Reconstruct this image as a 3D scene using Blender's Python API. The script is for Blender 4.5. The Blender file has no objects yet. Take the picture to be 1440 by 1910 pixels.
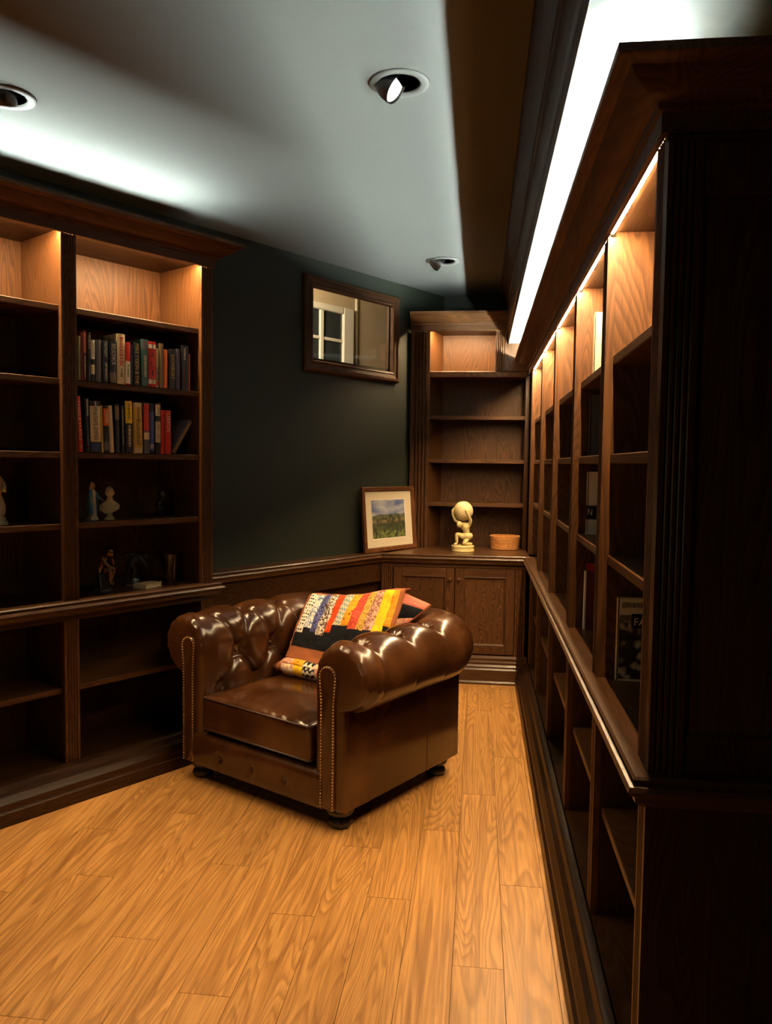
import bpy, bmesh, math, random
import numpy as np
from mathutils import Vector, Matrix, noise, geometry

random.seed(7)
SC = bpy.context.scene
COL = SC.collection
PI = math.pi
R = math.radians

# ------------------------------------------------------------------ camera
cam_data = bpy.data.cameras.new('camera')
cam_data.sensor_fit = 'HORIZONTAL'
cam_data.sensor_width = 36.0
cam_data.lens = 1488.06 / 1440 * 36.0
cam_data.clip_start = 0.02
cam = bpy.data.objects.new('camera', cam_data)
COL.objects.link(cam)
PIT, YAW, ROLL = R(-3.463), R(-6.6277), R(0.7493)
fwd = Vector((math.sin(YAW) * math.cos(PIT), math.cos(YAW) * math.cos(PIT), math.sin(PIT)))
rt = Vector((math.cos(YAW), -math.sin(YAW), 0))
up = rt.cross(fwd)
r2 = rt * math.cos(ROLL) + up * math.sin(ROLL)
u2 = -rt * math.sin(ROLL) + up * math.cos(ROLL)
M3 = Matrix((r2, u2, -fwd)).transposed()
cam.matrix_world = Matrix.Translation((0, 0, 1.45)) @ M3.to_4x4()
SC.camera = cam

# ------------------------------------------------------------------ world, exposure
W = bpy.data.worlds.new('night')
SC.world = W
W.use_nodes = True
W.node_tree.nodes['Background'].inputs[0].default_value = (0.02, 0.025, 0.035, 1)
W.node_tree.nodes['Background'].inputs[1].default_value = 0.2
SC.view_settings.view_transform = 'Standard'
SC.view_settings.look = 'None'
SC.view_settings.gamma = 1.0
SC.view_settings.use_curve_mapping = False
SC.view_settings.exposure = 0.0
try:
    SC.cycles.max_bounces = 6
    SC.cycles.diffuse_bounces = 4
    SC.cycles.glossy_bounces = 3
    SC.cycles.transmission_bounces = 6
    SC.cycles.transparent_max_bounces = 8
    SC.cycles.sample_clamp_indirect = 4.0
    SC.cycles.caustics_reflective = False
    SC.cycles.caustics_refractive = False
except Exception:
    pass

# lamp levels (the ceiling downlights are switched off)
N_DOWN = [(0.78, -0.17, -0.60), (0.80, 0.30, -0.52), (-0.25, 0.45, -0.86)]
XY_DOWN = [(-0.287, 2.689), (-0.249, 5.002), (-1.653, 2.666)]
E_STRIP = 1480.0      # warm shelf strips
C_STRIP = (1.0, 0.66, 0.33)
E_COVE_R = 1050.0     # cool strip on the right cornice
E_COVE_L = 300.0     # cool strip on the left cornice
C_COVE = (0.90, 1.0, 0.90)
P_HALL = 80.0
P_FILL = 16.0         # added fill lamp behind the viewer


# ------------------------------------------------------------------ helpers
def tag(o, label=None, cat=None, group=None, kind=None):
    if label: o['label'] = label
    if cat: o['category'] = cat
    if group: o['group'] = group
    if kind: o['kind'] = kind
    return o


def empty(name, loc=(0, 0, 0), rz=0.0, parent=None):
    o = bpy.data.objects.new(name, None)
    o.empty_display_size = 0.1
    COL.objects.link(o)
    o.location = loc
    o.rotation_euler = (0, 0, rz)
    if parent: o.parent = parent
    return o


def mesh_ob(name, me, mat, parent=None):
    o = bpy.data.objects.new(name, me)
    COL.objects.link(o)
    if mat is not None:
        for m in (mat if isinstance(mat, (list, tuple)) else [mat]):
            me.materials.append(m)
    if parent: o.parent = parent
    return o


class MB:
    """collects simple solids, then links them as ONE mesh object"""
    def __init__(self):
        self.v = []
        self.f = []
        self.mi = []
        self.m = 0

    def add(self, verts, faces):
        b = len(self.v)
        self.v += [tuple(p) for p in verts]
        self.f += [tuple(b + i for i in f) for f in faces]
        self.mi += [self.m] * len(faces)
        return self

    def box(self, x0, x1, y0, y1, z0, z1):
        v = [(x0, y0, z0), (x1, y0, z0), (x1, y1, z0), (x0, y1, z0), (x0, y0, z1), (x1, y0, z1), (x1, y1, z1), (x0, y1, z1)]
        return self.add(v, [(3, 2, 1, 0), (4, 5, 6, 7), (0, 1, 5, 4), (1, 2, 6, 5), (2, 3, 7, 6), (3, 0, 4, 7)])

    def prism(self, poly, z0, z1):
        """poly (x, y) counter-clockwise, extruded along z"""
        n = len(poly)
        v = [(x, y, z0) for x, y in poly] + [(x, y, z1) for x, y in poly]
        f = [tuple(range(n - 1, -1, -1)), tuple(range(n, 2 * n))]
        f += [(i, (i + 1) % n, n + (i + 1) % n, n + i) for i in range(n)]
        return self.add(v, f)

    def lathe(self, prof, c=(0, 0, 0), n=24, axis='z', sx=1.0, sy=1.0):
        """prof: (radius, height)"""
        v = []
        f = []
        for r, h in prof:
            for k in range(n):
                a = 2 * PI * k / n
                x, y = r * math.cos(a) * sx, r * math.sin(a) * sy
                v.append((c[0] + x, c[1] + y, c[2] + h))
        m = len(prof)
        for i in range(m - 1):
            for k in range(n):
                f.append((i * n + k, i * n + (k + 1) % n, (i + 1) * n + (k + 1) % n, (i + 1) * n + k))
        if prof[0][0] > 1e-5: f.append(tuple(range(n - 1, -1, -1)))
        if prof[-1][0] > 1e-5: f.append(tuple(range((m - 1) * n, m * n)))
        return self.add(v, f)

    def tube(self, pts, rad, n=8):
        pts = [Vector(p) for p in pts]
        v = []
        f = []
        for i, p in enumerate(pts):
            d = (pts[min(i + 1, len(pts) - 1)] - pts[max(i - 1, 0)]).normalized()
            a = d.orthogonal().normalized() if i == 0 else (pa - d * pa.dot(d)).normalized()
            pa = a
            b = d.cross(a)
            rr = rad[i] if isinstance(rad, (list, tuple)) else rad
            for k in range(n):
                t = 2 * PI * k / n
                v.append(p + (a * math.cos(t) + b * math.sin(t)) * rr)
        for i in range(len(pts) - 1):
            for k in range(n):
                f.append((i * n + k, i * n + (k + 1) % n, (i + 1) * n + (k + 1) % n, (i + 1) * n + k))
        f.append(tuple(range(n - 1, -1, -1)))
        f.append(tuple(range((len(pts) - 1) * n, len(pts) * n)))
        return self.add(v, f)

    def sweep(self, path, prof, closed_ends=True):
        """moulding: path of (x, y); prof of (outward distance, z); outward is to the right of travel"""
        P = [Vector(p) for p in path]
        n = len(P)
        segn = []
        for i in range(n - 1):
            d = (P[i + 1] - P[i]).normalized()
            segn.append(Vector((d.y, -d.x)))
        v = []
        for i in range(n):
            if i == 0: m = segn[0]
            elif i == n - 1: m = segn[-1]
            else:
                m = segn[i - 1] + segn[i]
                m = m / (1 + segn[i - 1].dot(segn[i]))
            for d, z in prof:
                q = P[i] + m * d
                v.append((q.x, q.y, z))
        k = len(prof)
        f = []
        for i in range(n - 1):
            for j in range(k):
                j2 = (j + 1) % k
                f.append((i * k + j, i * k + j2, (i + 1) * k + j2, (i + 1) * k + j))
        if closed_ends:
            f.append(tuple(range(k - 1, -1, -1)))
            f.append(tuple(range((n - 1) * k, n * k)))
        return self.add(v, f)

    def grid(self, P, nu, nv, wrap=False):
        """P: list of nu*nv points, row-major (u outer)"""
        f = []
        for i in range(nu - 1):
            for j in range(nv - 1 + (1 if wrap else 0)):
                j2 = (j + 1) % nv
                f.append((i * nv + j, (i + 1) * nv + j, (i + 1) * nv + j2, i * nv + j2))
        return self.add(P, f)

    def build(self, name, mat, parent=None, bevel=0.0, smooth=False, angle=None, fix=True, seg=1):
        me = bpy.data.meshes.new(name)
        me.from_pydata(self.v, [], self.f)
        for p, m in zip(me.polygons, self.mi): p.material_index = m
        bm = bmesh.new()
        bm.from_mesh(me)
        if fix: bmesh.ops.recalc_face_normals(bm, faces=bm.faces)
        if bevel:
            es = [e for e in bm.edges if len(e.link_faces) == 2 and e.calc_face_angle(0) > R(35)]
            bmesh.ops.bevel(bm, geom=es, offset=bevel, offset_type='OFFSET', segments=seg, profile=0.5, affect='EDGES', clamp_overlap=True)
        bm.to_mesh(me)
        bm.free()
        if smooth:
            me.shade_smooth()
            if angle is not None:
                me.set_sharp_from_angle(angle=R(angle))
        return mesh_ob(name, me, mat, parent)


def skin(name, nodes, edges, mat, parent=None, sub=2, root=None, dent=None):
    """one continuous figure grown over a skeleton: nodes {key: (x, y, z, radius[, ry])}"""
    keys = list(nodes)
    me = bpy.data.meshes.new(name)
    me.from_pydata([nodes[k][:3] for k in keys], [(keys.index(a), keys.index(b)) for a, b in edges], [])
    o = bpy.data.objects.new(name, me)
    COL.objects.link(o)
    o.modifiers.new('skin', 'SKIN').use_smooth_shade = True
    for i, k in enumerate(keys):
        sv = me.skin_vertices[0].data[i]
        q = nodes[k]
        sv.radius = (q[3], q[4] if len(q) > 4 else q[3])
        sv.use_root = (k == root) if root else (i == 0)
    s = o.modifiers.new('sub', 'SUBSURF')
    s.levels = sub
    s.render_levels = sub
    dg = bpy.context.evaluated_depsgraph_get()
    m2 = bpy.data.meshes.new_from_object(o.evaluated_get(dg))
    bpy.data.objects.remove(o)
    m2.name = name
    m2.shade_smooth()
    return mesh_ob(name, m2, mat, parent)


def lettering(name, body, w, h, mat, parent, loc, rot, depth=0.0004, squeeze=True):
    """raised letters: body fitted into a w x h box, centred at loc, rotated by the euler rot"""
    cu = bpy.data.curves.new(name, 'FONT')
    cu.body = body
    cu.align_x = 'CENTER'
    cu.align_y = 'CENTER'
    cu.extrude = 0.0
    cu.resolution_u = 2
    o = bpy.data.objects.new(name, cu)
    COL.objects.link(o)
    dg = bpy.context.evaluated_depsgraph_get()
    me = bpy.data.meshes.new_from_object(o.evaluated_get(dg))
    bpy.data.objects.remove(o)
    me.name = name
    xs = [v.co.x for v in me.vertices]
    ys = [v.co.y for v in me.vertices]
    if not xs: return None
    cx, cy = (max(xs) + min(xs)) / 2, (max(ys) + min(ys)) / 2
    kx, ky = w / max(max(xs) - min(xs), 1e-6), h / max(max(ys) - min(ys), 1e-6)
    if not squeeze: kx = ky = min(kx, ky)
    for v in me.vertices:
        v.co = ((v.co.x - cx) * kx, (v.co.y - cy) * ky, depth)
    ob = mesh_ob(name, me, mat, parent)
    ob.location = loc
    ob.rotation_euler = rot
    return ob


def scribble(name, n, w, h, mat, parent, loc, rot, depth=0.0004, seed=1):
    """a line of print too small to read: n upright strokes of uneven width"""
    rg = random.Random(seed)
    n = int(n * 1.7)
    ws = [rg.choice((.3, .45, .6, .9)) for _ in range(n)]
    k = w / sum(q + .45 for q in ws)
    v, f, x = [], [], -w / 2
    for q in ws:
        b = len(v)
        hh = h * rg.choice((.75, .9, 1.0))
        v += [(x, -hh / 2, depth), (x + q * k, -hh / 2, depth), (x + q * k, hh / 2, depth), (x, hh / 2, depth)]
        f.append((b, b + 1, b + 2, b + 3))
        x += (q + .45) * k
    me = bpy.data.meshes.new(name)
    me.from_pydata(v, [], f)
    ob = mesh_ob(name, me, mat, parent)
    ob.location = loc
    ob.rotation_euler = rot
    return ob


def copy_tree(o, parent=None):
    c = o.copy()
    COL.objects.link(c)
    c.parent = parent
    for ch in list(o.children):
        copy_tree(ch, c)
    return c


# ------------------------------------------------------------------ materials
class NT:
    def __init__(self, name):
        self.mat = bpy.data.materials.new(name)
        self.mat.use_nodes = True
        self.t = self.mat.node_tree
        self.b = self.t.nodes['Principled BSDF']

    def n(self, typ, **kw):
        x = self.t.nodes.new(typ)
        for k, v in kw.items():
            if k.startswith('i_'):
                x.inputs[k[2:].replace('_', ' ')].default_value = v
            else:
                setattr(x, k, v)
        return x

    def l(self, a, b):
        self.t.links.new(a, b)

    def math(self, op, a, b=None, c=None, clamp=False):
        x = self.t.nodes.new('ShaderNodeMath')
        x.operation = op
        x.use_clamp = clamp
        for i, q in enumerate((a, b, c)):
            if q is None: continue
            if isinstance(q, (int, float)): x.inputs[i].default_value = q
            else: self.l(q, x.inputs[i])
        return x.outputs[0]

    def ramp(self, fac, stops, interp='LINEAR'):
        x = self.t.nodes.new('ShaderNodeValToRGB')
        x.color_ramp.interpolation = interp
        e = x.color_ramp.elements
        while len(e) < len(stops): e.new(0.5)
        for q, (p, c) in zip(e, stops):
            q.position = p
            q.color = (*c, 1) if len(c) == 3 else c
        self.l(fac, x.inputs[0])
        return x.outputs[0]

    def mix(self, fac, a, b, blend='MIX'):
        x = self.t.nodes.new('ShaderNodeMix')
        x.data_type = 'RGBA'
        x.blend_type = blend
        for i, q in ((0, fac), (6, a), (7, b)):
            if isinstance(q, (int, float)): x.inputs[i].default_value = q
            elif isinstance(q, tuple): x.inputs[i].default_value = (*q, 1)
            else: self.l(q, x.inputs[i])
        return x.outputs[2]

    def bump(self, h, strength, dist=0.002):
        x = self.n('ShaderNodeBump')
        x.inputs['Strength'].default_value = strength
        x.inputs['Distance'].default_value = dist
        self.l(h, x.inputs['Height'])
        self.l(x.outputs[0], self.b.inputs['Normal'])


def flat(name, c, rough=0.6, metal=0.0, spec=0.5, coat=0.0, var=0.0):
    m = NT(name)
    m.b.inputs['Base Color'].default_value = (*c, 1)
    m.b.inputs['Roughness'].default_value = rough
    m.b.inputs['Metallic'].default_value = metal
    m.b.inputs['Specular IOR Level'].default_value = spec
    m.b.inputs['Coat Weight'].default_value = coat
    if var:
        tc = m.n('ShaderNodeTexCoord')
        nz = m.n('ShaderNodeTexNoise')
        nz.inputs['Scale'].default_value = 40
        nz.inputs['Detail'].default_value = 4
        m.l(tc.outputs['Object'], nz.inputs['Vector'])
        k = m.ramp(nz.outputs['Fac'], [(0.3, tuple(q * (1 - var) for q in c)), (0.7, tuple(min(1, q * (1 + var)) for q in c))])
        m.l(k, m.b.inputs['Base Color'])
    return m.mat


def emit(name, c, s):
    m = bpy.data.materials.new(name)
    m.use_nodes = True
    t = m.node_tree
    t.nodes.remove(t.nodes['Principled BSDF'])
    e = t.nodes.new('ShaderNodeEmission')
    e.inputs[0].default_value = (*c, 1)
    e.inputs[1].default_value = s
    t.links.new(e.outputs[0], t.nodes['Material Output'].inputs[0])
    return m


def wood(name, light, mid, dark, axis, rough=0.46, spec=0.25, streak=0.0, ringk=0.55, across=5.0, along=0.55, rings=46.0, coat=0.0, knots=False, tone=0.25, pore=0.35):
    """oak: contour lines of a stretched noise give the cathedral figure, a finer one the pores"""
    m = NT(name)
    tc = m.n('ShaderNodeTexCoord')
    oi = m.n('ShaderNodeObjectInfo')
    off = m.n('ShaderNodeVectorMath', operation='MULTIPLY_ADD')
    cb = m.n('ShaderNodeCombineXYZ')
    for i in range(3): m.l(oi.outputs['Random'], cb.inputs[i])
    m.l(cb.outputs[0], off.inputs[0])
    off.inputs[1].default_value = (37.0, 23.0, 11.0)
    m.l(tc.outputs['Object'], off.inputs[2])

    def mapped(a, b):
        mp = m.n('ShaderNodeMapping')
        s = [a, a, a]
        s['xyz'.index(axis)] = b
        mp.inputs['Scale'].default_value = s
        m.l(off.outputs[0], mp.inputs['Vector'])
        return mp.outputs[0]
    n1 = m.n('ShaderNodeTexNoise')
    n1.inputs['Scale'].default_value = 1.0
    n1.inputs['Detail'].default_value = 2.5
    n1.inputs['Roughness'].default_value = 0.45
    n1.inputs['Distortion'].default_value = 0.5 if knots else 0.25
    m.l(mapped(across, along), n1.inputs['Vector'])
    fr = m.math('FRACT', m.math('MULTIPLY', n1.outputs['Fac'], rings))
    ring = m.ramp(fr, [(0.0, light), (0.40, mid), (0.78, tuple((1 - ringk) * a + ringk * b for a, b in zip(mid, dark))), (0.92, mid), (1.0, light)])
    n2 = m.n('ShaderNodeTexNoise')
    n2.inputs['Scale'].default_value = 1.0
    n2.inputs['Detail'].default_value = 3.0
    m.l(mapped(190.0, 7.0), n2.inputs['Vector'])
    pf = m.ramp(n2.outputs['Fac'], [(0.36, (1, 1, 1)), (0.52, (0, 0, 0))])
    c = m.mix(m.math('MULTIPLY', pf, pore), ring, dark)
    n3 = m.n('ShaderNodeTexNoise')
    n3.inputs['Scale'].default_value = 1.0
    n3.inputs['Detail'].default_value = 2.0
    m.l(mapped(across * 0.6, along * 1.2), n3.inputs['Vector'])
    tn = m.math('ADD', m.math('MULTIPLY', m.math('SUBTRACT', n3.outputs['Fac'], 0.5), tone * 2.0),
                m.math('MULTIPLY', m.math('SUBTRACT', oi.outputs['Random'], 0.5), tone))
    if streak:
        n4 = m.n('ShaderNodeTexNoise')
        n4.inputs['Scale'].default_value = 1.0
        n4.inputs['Detail'].default_value = 4.0
        n4.inputs['Distortion'].default_value = 0.4
        m.l(mapped(60.0, 0.9), n4.inputs['Vector'])
        sk = m.ramp(n4.outputs['Fac'], [(0.46, (0, 0, 0)), (0.70, (1, 1, 1))])
        c = m.mix(m.math('MULTIPLY', sk, streak), c, dark)
    hv = m.n('ShaderNodeHueSaturation')
    m.l(m.math('ADD', tn, 1.0), hv.inputs['Value'])
    m.l(c, hv.inputs['Color'])
    m.l(hv.outputs[0], m.b.inputs['Base Color'])
    m.b.inputs['Coat Weight'].default_value = coat
    m.b.inputs['Coat Roughness'].default_value = 0.25
    m.b.inputs['Specular IOR Level'].default_value = spec
    m.l(m.math('MULTIPLY_ADD', n2.outputs['Fac'], 0.25, rough - 0.12), m.b.inputs['Roughness'])
    m.bump(m.math('ADD', n2.outputs['Fac'], m.math('MULTIPLY', fr, 0.3)), 0.18, 0.001)
    return m.mat


OAK_L, OAK_M, OAK_D = (0.100, 0.043, 0.0145), (0.079, 0.0325, 0.0105), (0.030, 0.0105, 0.0030)
WV = wood('stained oak, upright grain', OAK_L, OAK_M, OAK_D, 'z')
WX = wood('stained oak, level grain', OAK_L, OAK_M, OAK_D, 'x')
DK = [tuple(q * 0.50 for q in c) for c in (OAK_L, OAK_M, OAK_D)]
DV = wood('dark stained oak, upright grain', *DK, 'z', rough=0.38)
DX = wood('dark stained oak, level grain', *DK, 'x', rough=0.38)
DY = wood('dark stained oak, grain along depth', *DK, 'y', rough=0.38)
CX = wood('counter oak, level grain', tuple(q * 0.8 for q in OAK_L), tuple(q * 0.75 for q in OAK_M), tuple(q * 0.7 for q in OAK_D), 'x', rough=0.34, spec=0.5, coat=0.1)
CVD = wood('door oak, upright grain', tuple(q * 1.15 for q in OAK_L), tuple(q * 1.1 for q in OAK_M), tuple(q * 0.6 for q in OAK_D), 'z', across=8, along=1.3, rings=46)
FLOOR = wood('golden laminate plank', (0.475, 0.252, 0.080), (0.43, 0.218, 0.064), (0.14, 0.054, 0.0122), 'y', rough=0.36, across=6.0, along=0.50, rings=30, knots=True, tone=0.13, pore=0.32, streak=0.50, ringk=0.45, spec=0.35)
GREEN = flat('dark green wall paint', (0.0090, 0.0138, 0.0070), 0.66, var=0.06)
CEIL = flat('matt grey white ceiling paint', (0.125, 0.135, 0.130), 0.9, var=0.02)
TAN = flat('tan hall paint', (0.52, 0.42, 0.28), 0.9, var=0.03)
WHITE = flat('white trim paint', (0.78, 0.74, 0.64), 0.5)
BLACK = flat('black', (0.008, 0.008, 0.009), 0.6)
SUB = flat('dark gap', (0.03, 0.016, 0.007), 0.9)
TRIMRING = flat('grey enamelled ring', (0.15, 0.16, 0.155), 0.55)
CHROME = flat('brushed metal', (0.55, 0.55, 0.55), 0.28, metal=1.0)
GUN = flat('gunmetal', (0.10, 0.095, 0.09), 0.3, metal=.9)
BAFFLE = flat('black baffle', (0.02, 0.018, 0.016), 0.5)
STRIP = emit('warm led strip', C_STRIP, E_STRIP)
COVE_R = emit('cool led strip right', C_COVE, E_COVE_R)
COVE_L = emit('cool led strip left', C_COVE, E_COVE_L)
LAMP = flat('white frosted lens', (0.82, 0.78, 0.76), 0.35)


def glass(name, tint=(1, 1, 1), refl=0.9):
    m = bpy.data.materials.new(name)
    m.use_nodes = True
    t = m.node_tree
    t.nodes.remove(t.nodes['Principled BSDF'])
    lw = t.nodes.new('ShaderNodeLayerWeight')
    pw = t.nodes.new('ShaderNodeMath')
    pw.operation = 'POWER'
    pw.inputs[1].default_value = 5.0
    t.links.new(lw.outputs['Facing'], pw.inputs[0])
    f = t.nodes.new('ShaderNodeMath')
    f.operation = 'MULTIPLY_ADD'
    f.inputs[1].default_value = 0.9
    f.inputs[2].default_value = 0.035
    t.links.new(pw.outputs[0], f.inputs[0])
    tr = t.nodes.new('ShaderNodeBsdfTransparent')
    tr.inputs[0].default_value = (*tint, 1)
    gl = t.nodes.new('ShaderNodeBsdfGlossy')
    gl.inputs['Roughness'].default_value = 0.03
    gl.inputs[0].default_value = (refl, refl, refl, 1)
    mx = t.nodes.new('ShaderNodeMixShader')
    t.links.new(f.outputs[0], mx.inputs[0])
    t.links.new(tr.outputs[0], mx.inputs[1])
    t.links.new(gl.outputs[0], mx.inputs[2])
    t.links.new(mx.outputs[0], t.nodes['Material Output'].inputs[0])
    return m


GLASS = glass('clear pane')

# ------------------------------------------------------------------ the plan of the room
# right wall runs along +Y; the left wall leans in at 33 degrees and meets the far end
LA = R(33.0406)
LD = Vector((math.sin(LA), math.cos(LA), 0))       # along the left wall, away from the camera
LN = Vector((math.cos(LA), -math.sin(LA), 0))      # into the room
RZL = math.atan2(LD.y, LD.x)                       # local x = LD, local y = into the wall


def L(u, v, z=0.0):
    p = LD * u + LN * v
    return Vector((p.x, p.y, z))


VW, YF, XR, YB, ZC = -3.54, 6.05, 0.69, -0.8, 2.70
FACE = -3.17


def xl(y):  # x of the left wall's surface at depth y
    return (VW + LN.y * -1 * y) / LN.x


ROOM = [(xl(YB), YB), (XR, YB), (XR, YF), (xl(YF), YF)]


def clip(poly, room):
    out = poly
    n = len(room)
    for i in range(n):
        a, b = Vector(room[i]), Vector(room[(i + 1) % n])
        d = b - a
        inp, out = out, []
        for k in range(len(inp)):
            p, q = Vector(inp[k]), Vector(inp[(k + 1) % len(inp)])
            sp, sq = d.cross(p - a), d.cross(q - a)
            if sp >= 0: out.append(tuple(p))
            if sp * sq < 0: out.append(tuple(p + (q - p) * (sp / (sp - sq))))
        if not out: return []
    return out


# ---- floor
fl = MB().prism(ROOM, -0.06, -0.012).build('floor', SUB)
tag(fl, 'golden oak laminate plank floor of the narrow library room', kind='structure')
PW, PL = 0.148, 1.22
col = 0
x = XR - PW
stag = [0.0, 0.74, 0.33, 1.02, 0.55, 0.18, 0.88]
while x > ROOM[0][0] - PW:
    y = YB - PL + stag[col % 7] + 0.05
    while y < YF:
        poly = clip([(x + 0.0008, y + 0.0008), (x + PW - 0.0008, y + 0.0008), (x + PW - 0.0008, y + PL - 0.0008), (x + 0.0008, y + PL - 0.0008)], ROOM)
        ar = sum(poly[k][0] * poly[(k + 1) % len(poly)][1] - poly[(k + 1) % len(poly)][0] * poly[k][1] for k in range(len(poly))) if len(poly) > 2 else 0
        if ar > 0.01:
            MB().prism(poly, -0.012, 0.0).build('plank', FLOOR, fl)
        y += PL
    x -= PW
    col += 1

# ---- ceiling with round holes for the downlights
HOLE = 0.070
bm = bmesh.new()


def ring_edges(pts, z):
    vs = [bm.verts.new((*p, z)) for p in pts]
    return [bm.edges.new((vs[i], vs[(i + 1) % len(vs)])) for i in range(len(vs))]


ed = ring_edges(ROOM, ZC)
for cx, cy in XY_DOWN:
    ed += ring_edges([(cx + HOLE * math.cos(2 * PI * k / 32), cy + HOLE * math.sin(2 * PI * k / 32)) for k in range(32)], ZC)
bmesh.ops.triangle_fill(bm, use_beauty=True, use_dissolve=False, edges=ed)
ret = bmesh.ops.extrude_face_region(bm, geom=bm.faces[:])
bmesh.ops.translate(bm, vec=(0, 0, 0.02), verts=[q for q in ret['geom'] if isinstance(q, bmesh.types.BMVert)])
bmesh.ops.recalc_face_normals(bm, faces=bm.faces)
me = bpy.data.meshes.new('ceiling')
bm.to_mesh(me)
bm.free()
tag(mesh_ob('ceiling', me, CEIL), 'grey white painted ceiling washed by cove light', kind='structure')

# ---- walls
wr = MB().box(XR, XR + 0.1, YB, YF + 0.1, 0, ZC + 0.25).build('wall_right', GREEN)
tag(wr, 'dark green wall behind the long right bookcase', kind='structure')
wf = MB().box(xl(YF) - 0.02, XR, YF, YF + 0.1, 0, ZC + 0.25).build('wall_far', GREEN)
tag(wf, 'dark green wall behind the far bookcase', kind='structure')
wb = MB().box(ROOM[0][0] - 0.2, XR + 0.1, YB - 0.1, YB, 0, ZC + 0.25).build('wall_back', GREEN)
tag(wb, 'dark green wall behind the viewer', kind='structure')
# left wall, with the opening of the high inner window
U0, U1, Z0w, Z1w = 3.517, 4.277, 2.095, 2.545
uA, uB = (ROOM[0][0] * LD.x + ROOM[0][1] * LD.y) - 0.1, (xl(YF) * LD.x + YF * LD.y) + 0.02
wl = MB()
for a, b, c, d in ((uA, U0, 0, ZC + .25), (U1, uB, 0, ZC + .25), (U0, U1, 0, Z0w), (U0, U1, Z1w, ZC + .25)):
    wl.box(a, b, 0, 0.016, c, d)
wlo = wl.build('wall_left', GREEN)
wlo.location = L(0, VW)
wlo.rotation_euler = (0, 0, RZL)
tag(wlo, 'dark green painted wall between left bookcase and far bookcase', kind='structure')

# ---- chair rail ledge and wainscot under the green wall
UR0, UR1 = 2.50, 4.075


def setting(name, label):
    o = empty(name, L(0, VW), RZL)
    return tag(o, label, kind='structure')


RAILP = [(0.0, .852), (.128, .852), (.134, .846), (.130, .838), (.140, .834), (.144, .826), (.136, .816), (.126, .810), (.122, .796), (.106, .785), (.06, .78), (0, .78)]
tr = setting('trim_1', 'dark oak chair rail ledge along the foot of the green wall')
MB().sweep([(UR0, 0), (UR1 + 0.05, 0)], RAILP).build('rail_moulding', CX, tr, smooth=True, angle=30)
MB().box(UR0, UR1 + .02, -0.105, -0.08, 0.66, 0.782).build('apron', DX, tr, bevel=.002)
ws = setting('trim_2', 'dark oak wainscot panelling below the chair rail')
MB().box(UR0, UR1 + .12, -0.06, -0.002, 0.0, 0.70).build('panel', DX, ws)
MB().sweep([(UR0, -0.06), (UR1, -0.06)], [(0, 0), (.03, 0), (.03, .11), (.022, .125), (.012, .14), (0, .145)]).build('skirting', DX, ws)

# ---- the high inner window in the green wall
wn = setting('window_1', 'high oak framed inner window showing a tan hall beyond')
FO = (3.447, 4.360, 2.010, 2.597)
fr_prof = [(0, 0.0), (0, -.022), (.010, -.034), (.024, -.036), (.030, -.028), (.052, -.024), (.058, -.030), (.068, -.026), (.074, -.012), (.074, 0)]


def frame_ring(name, x0, x1, z0, z1, prof, mat_h, mat_v, parent):
    """picture-frame moulding, mitred; prof: (inset from the outer edge, y)"""
    c = [(x0, z0), (x1, z0), (x1, z1), (x0, z1)]
    sg = [(1, 1), (-1, 1), (-1, -1), (1, -1)]
    for i in range(4):
        j = (i + 1) % 4
        v = []
        for q in (i, j):
            for d, y in prof:
                v.append((c[q][0] + sg[q][0] * d, y, c[q][1] + sg[q][1] * d))
        k = len(prof)
        f = [(a, (a + 1) % k, k + (a + 1) % k, k + a) for a in range(k)]
        f += [tuple(range(k - 1, -1, -1)), tuple(range(k, 2 * k))]
        MB().add(v, f).build(name, mat_h if i % 2 == 0 else mat_v, parent)


frame_ring('window_frame', *FO, fr_prof, WX, WV, wn)
frame_ring('jamb', U0 - .002, U1 + .002, Z0w - .002, Z1w + .002, [(0, .0), (0, .016), (.006, .016), (.006, 0)], DX, DV, wn)
MB().box(U0 + .004, U1 - .004, 0.008, 0.011, Z0w + .004, Z1w - .004).build('pane', GLASS, wn)

# the hall behind it: tan wall, white window with dark night panes, a ceiling lamp
VH = -4.20
hall = MB()
hz = 2.95
hall.box(2.6, 5.9, 0.66, 0.76, 0, hz)
hall.box(2.5, 2.6, 0.016, 0.76, 0, hz)
hall.box(5.9, 6.0, 0.016, 0.76, 0, hz)
hall.box(2.5, 6.0, 0.016, 0.76, hz, hz + .1)
hall.box(2.5, 6.0, 0.016, 0.76, -0.1, 0)
ho = hall.build('wall_hall', TAN)
ho.location = L(0, VW)
ho.rotation_euler = (0, 0, RZL)
tag(ho, 'tan painted hall wall seen through the high inner window', kind='structure')
kh = 4.2 / 4.6
hu = lambda u: u * kh
hzz = lambda z: 1.45 + (z - 1.45) * kh
w2 = setting('window_2', 'white hall window with dark panes seen through the inner window')
yh = 0.66
uo0, uo1, ui0, ui1 = hu(4.22), hu(5.056), hu(4.30), hu(4.93)
zo0, zo1, zi0, zi1 = hzz(1.7), hzz(2.74), hzz(1.78), hzz(2.685)
MB().box(ui1, uo1, yh - .03, yh, zo0, zo1).build('casing', WHITE, w2, bevel=.006)
MB().box(uo0, ui0, yh - .03, yh, zo0, zo1).build('casing', WHITE, w2, bevel=.006)
MB().box(ui0, ui1, yh - .03, yh, zi1, zo1).build('casing', WHITE, w2, bevel=.006)
MB().box(ui0, ui1, yh - .03, yh, zo0, zi0).build('casing', WHITE, w2, bevel=.006)
MB().box(hu(5.10), hu(5.125), yh - .012, yh, 0, hz).build('corner_bead', WHITE, w2, bevel=.004)
um0, um1 = hu(4.66), hu(4.702)
zm0, zm1 = hzz(2.448), hzz(2.474)
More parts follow.
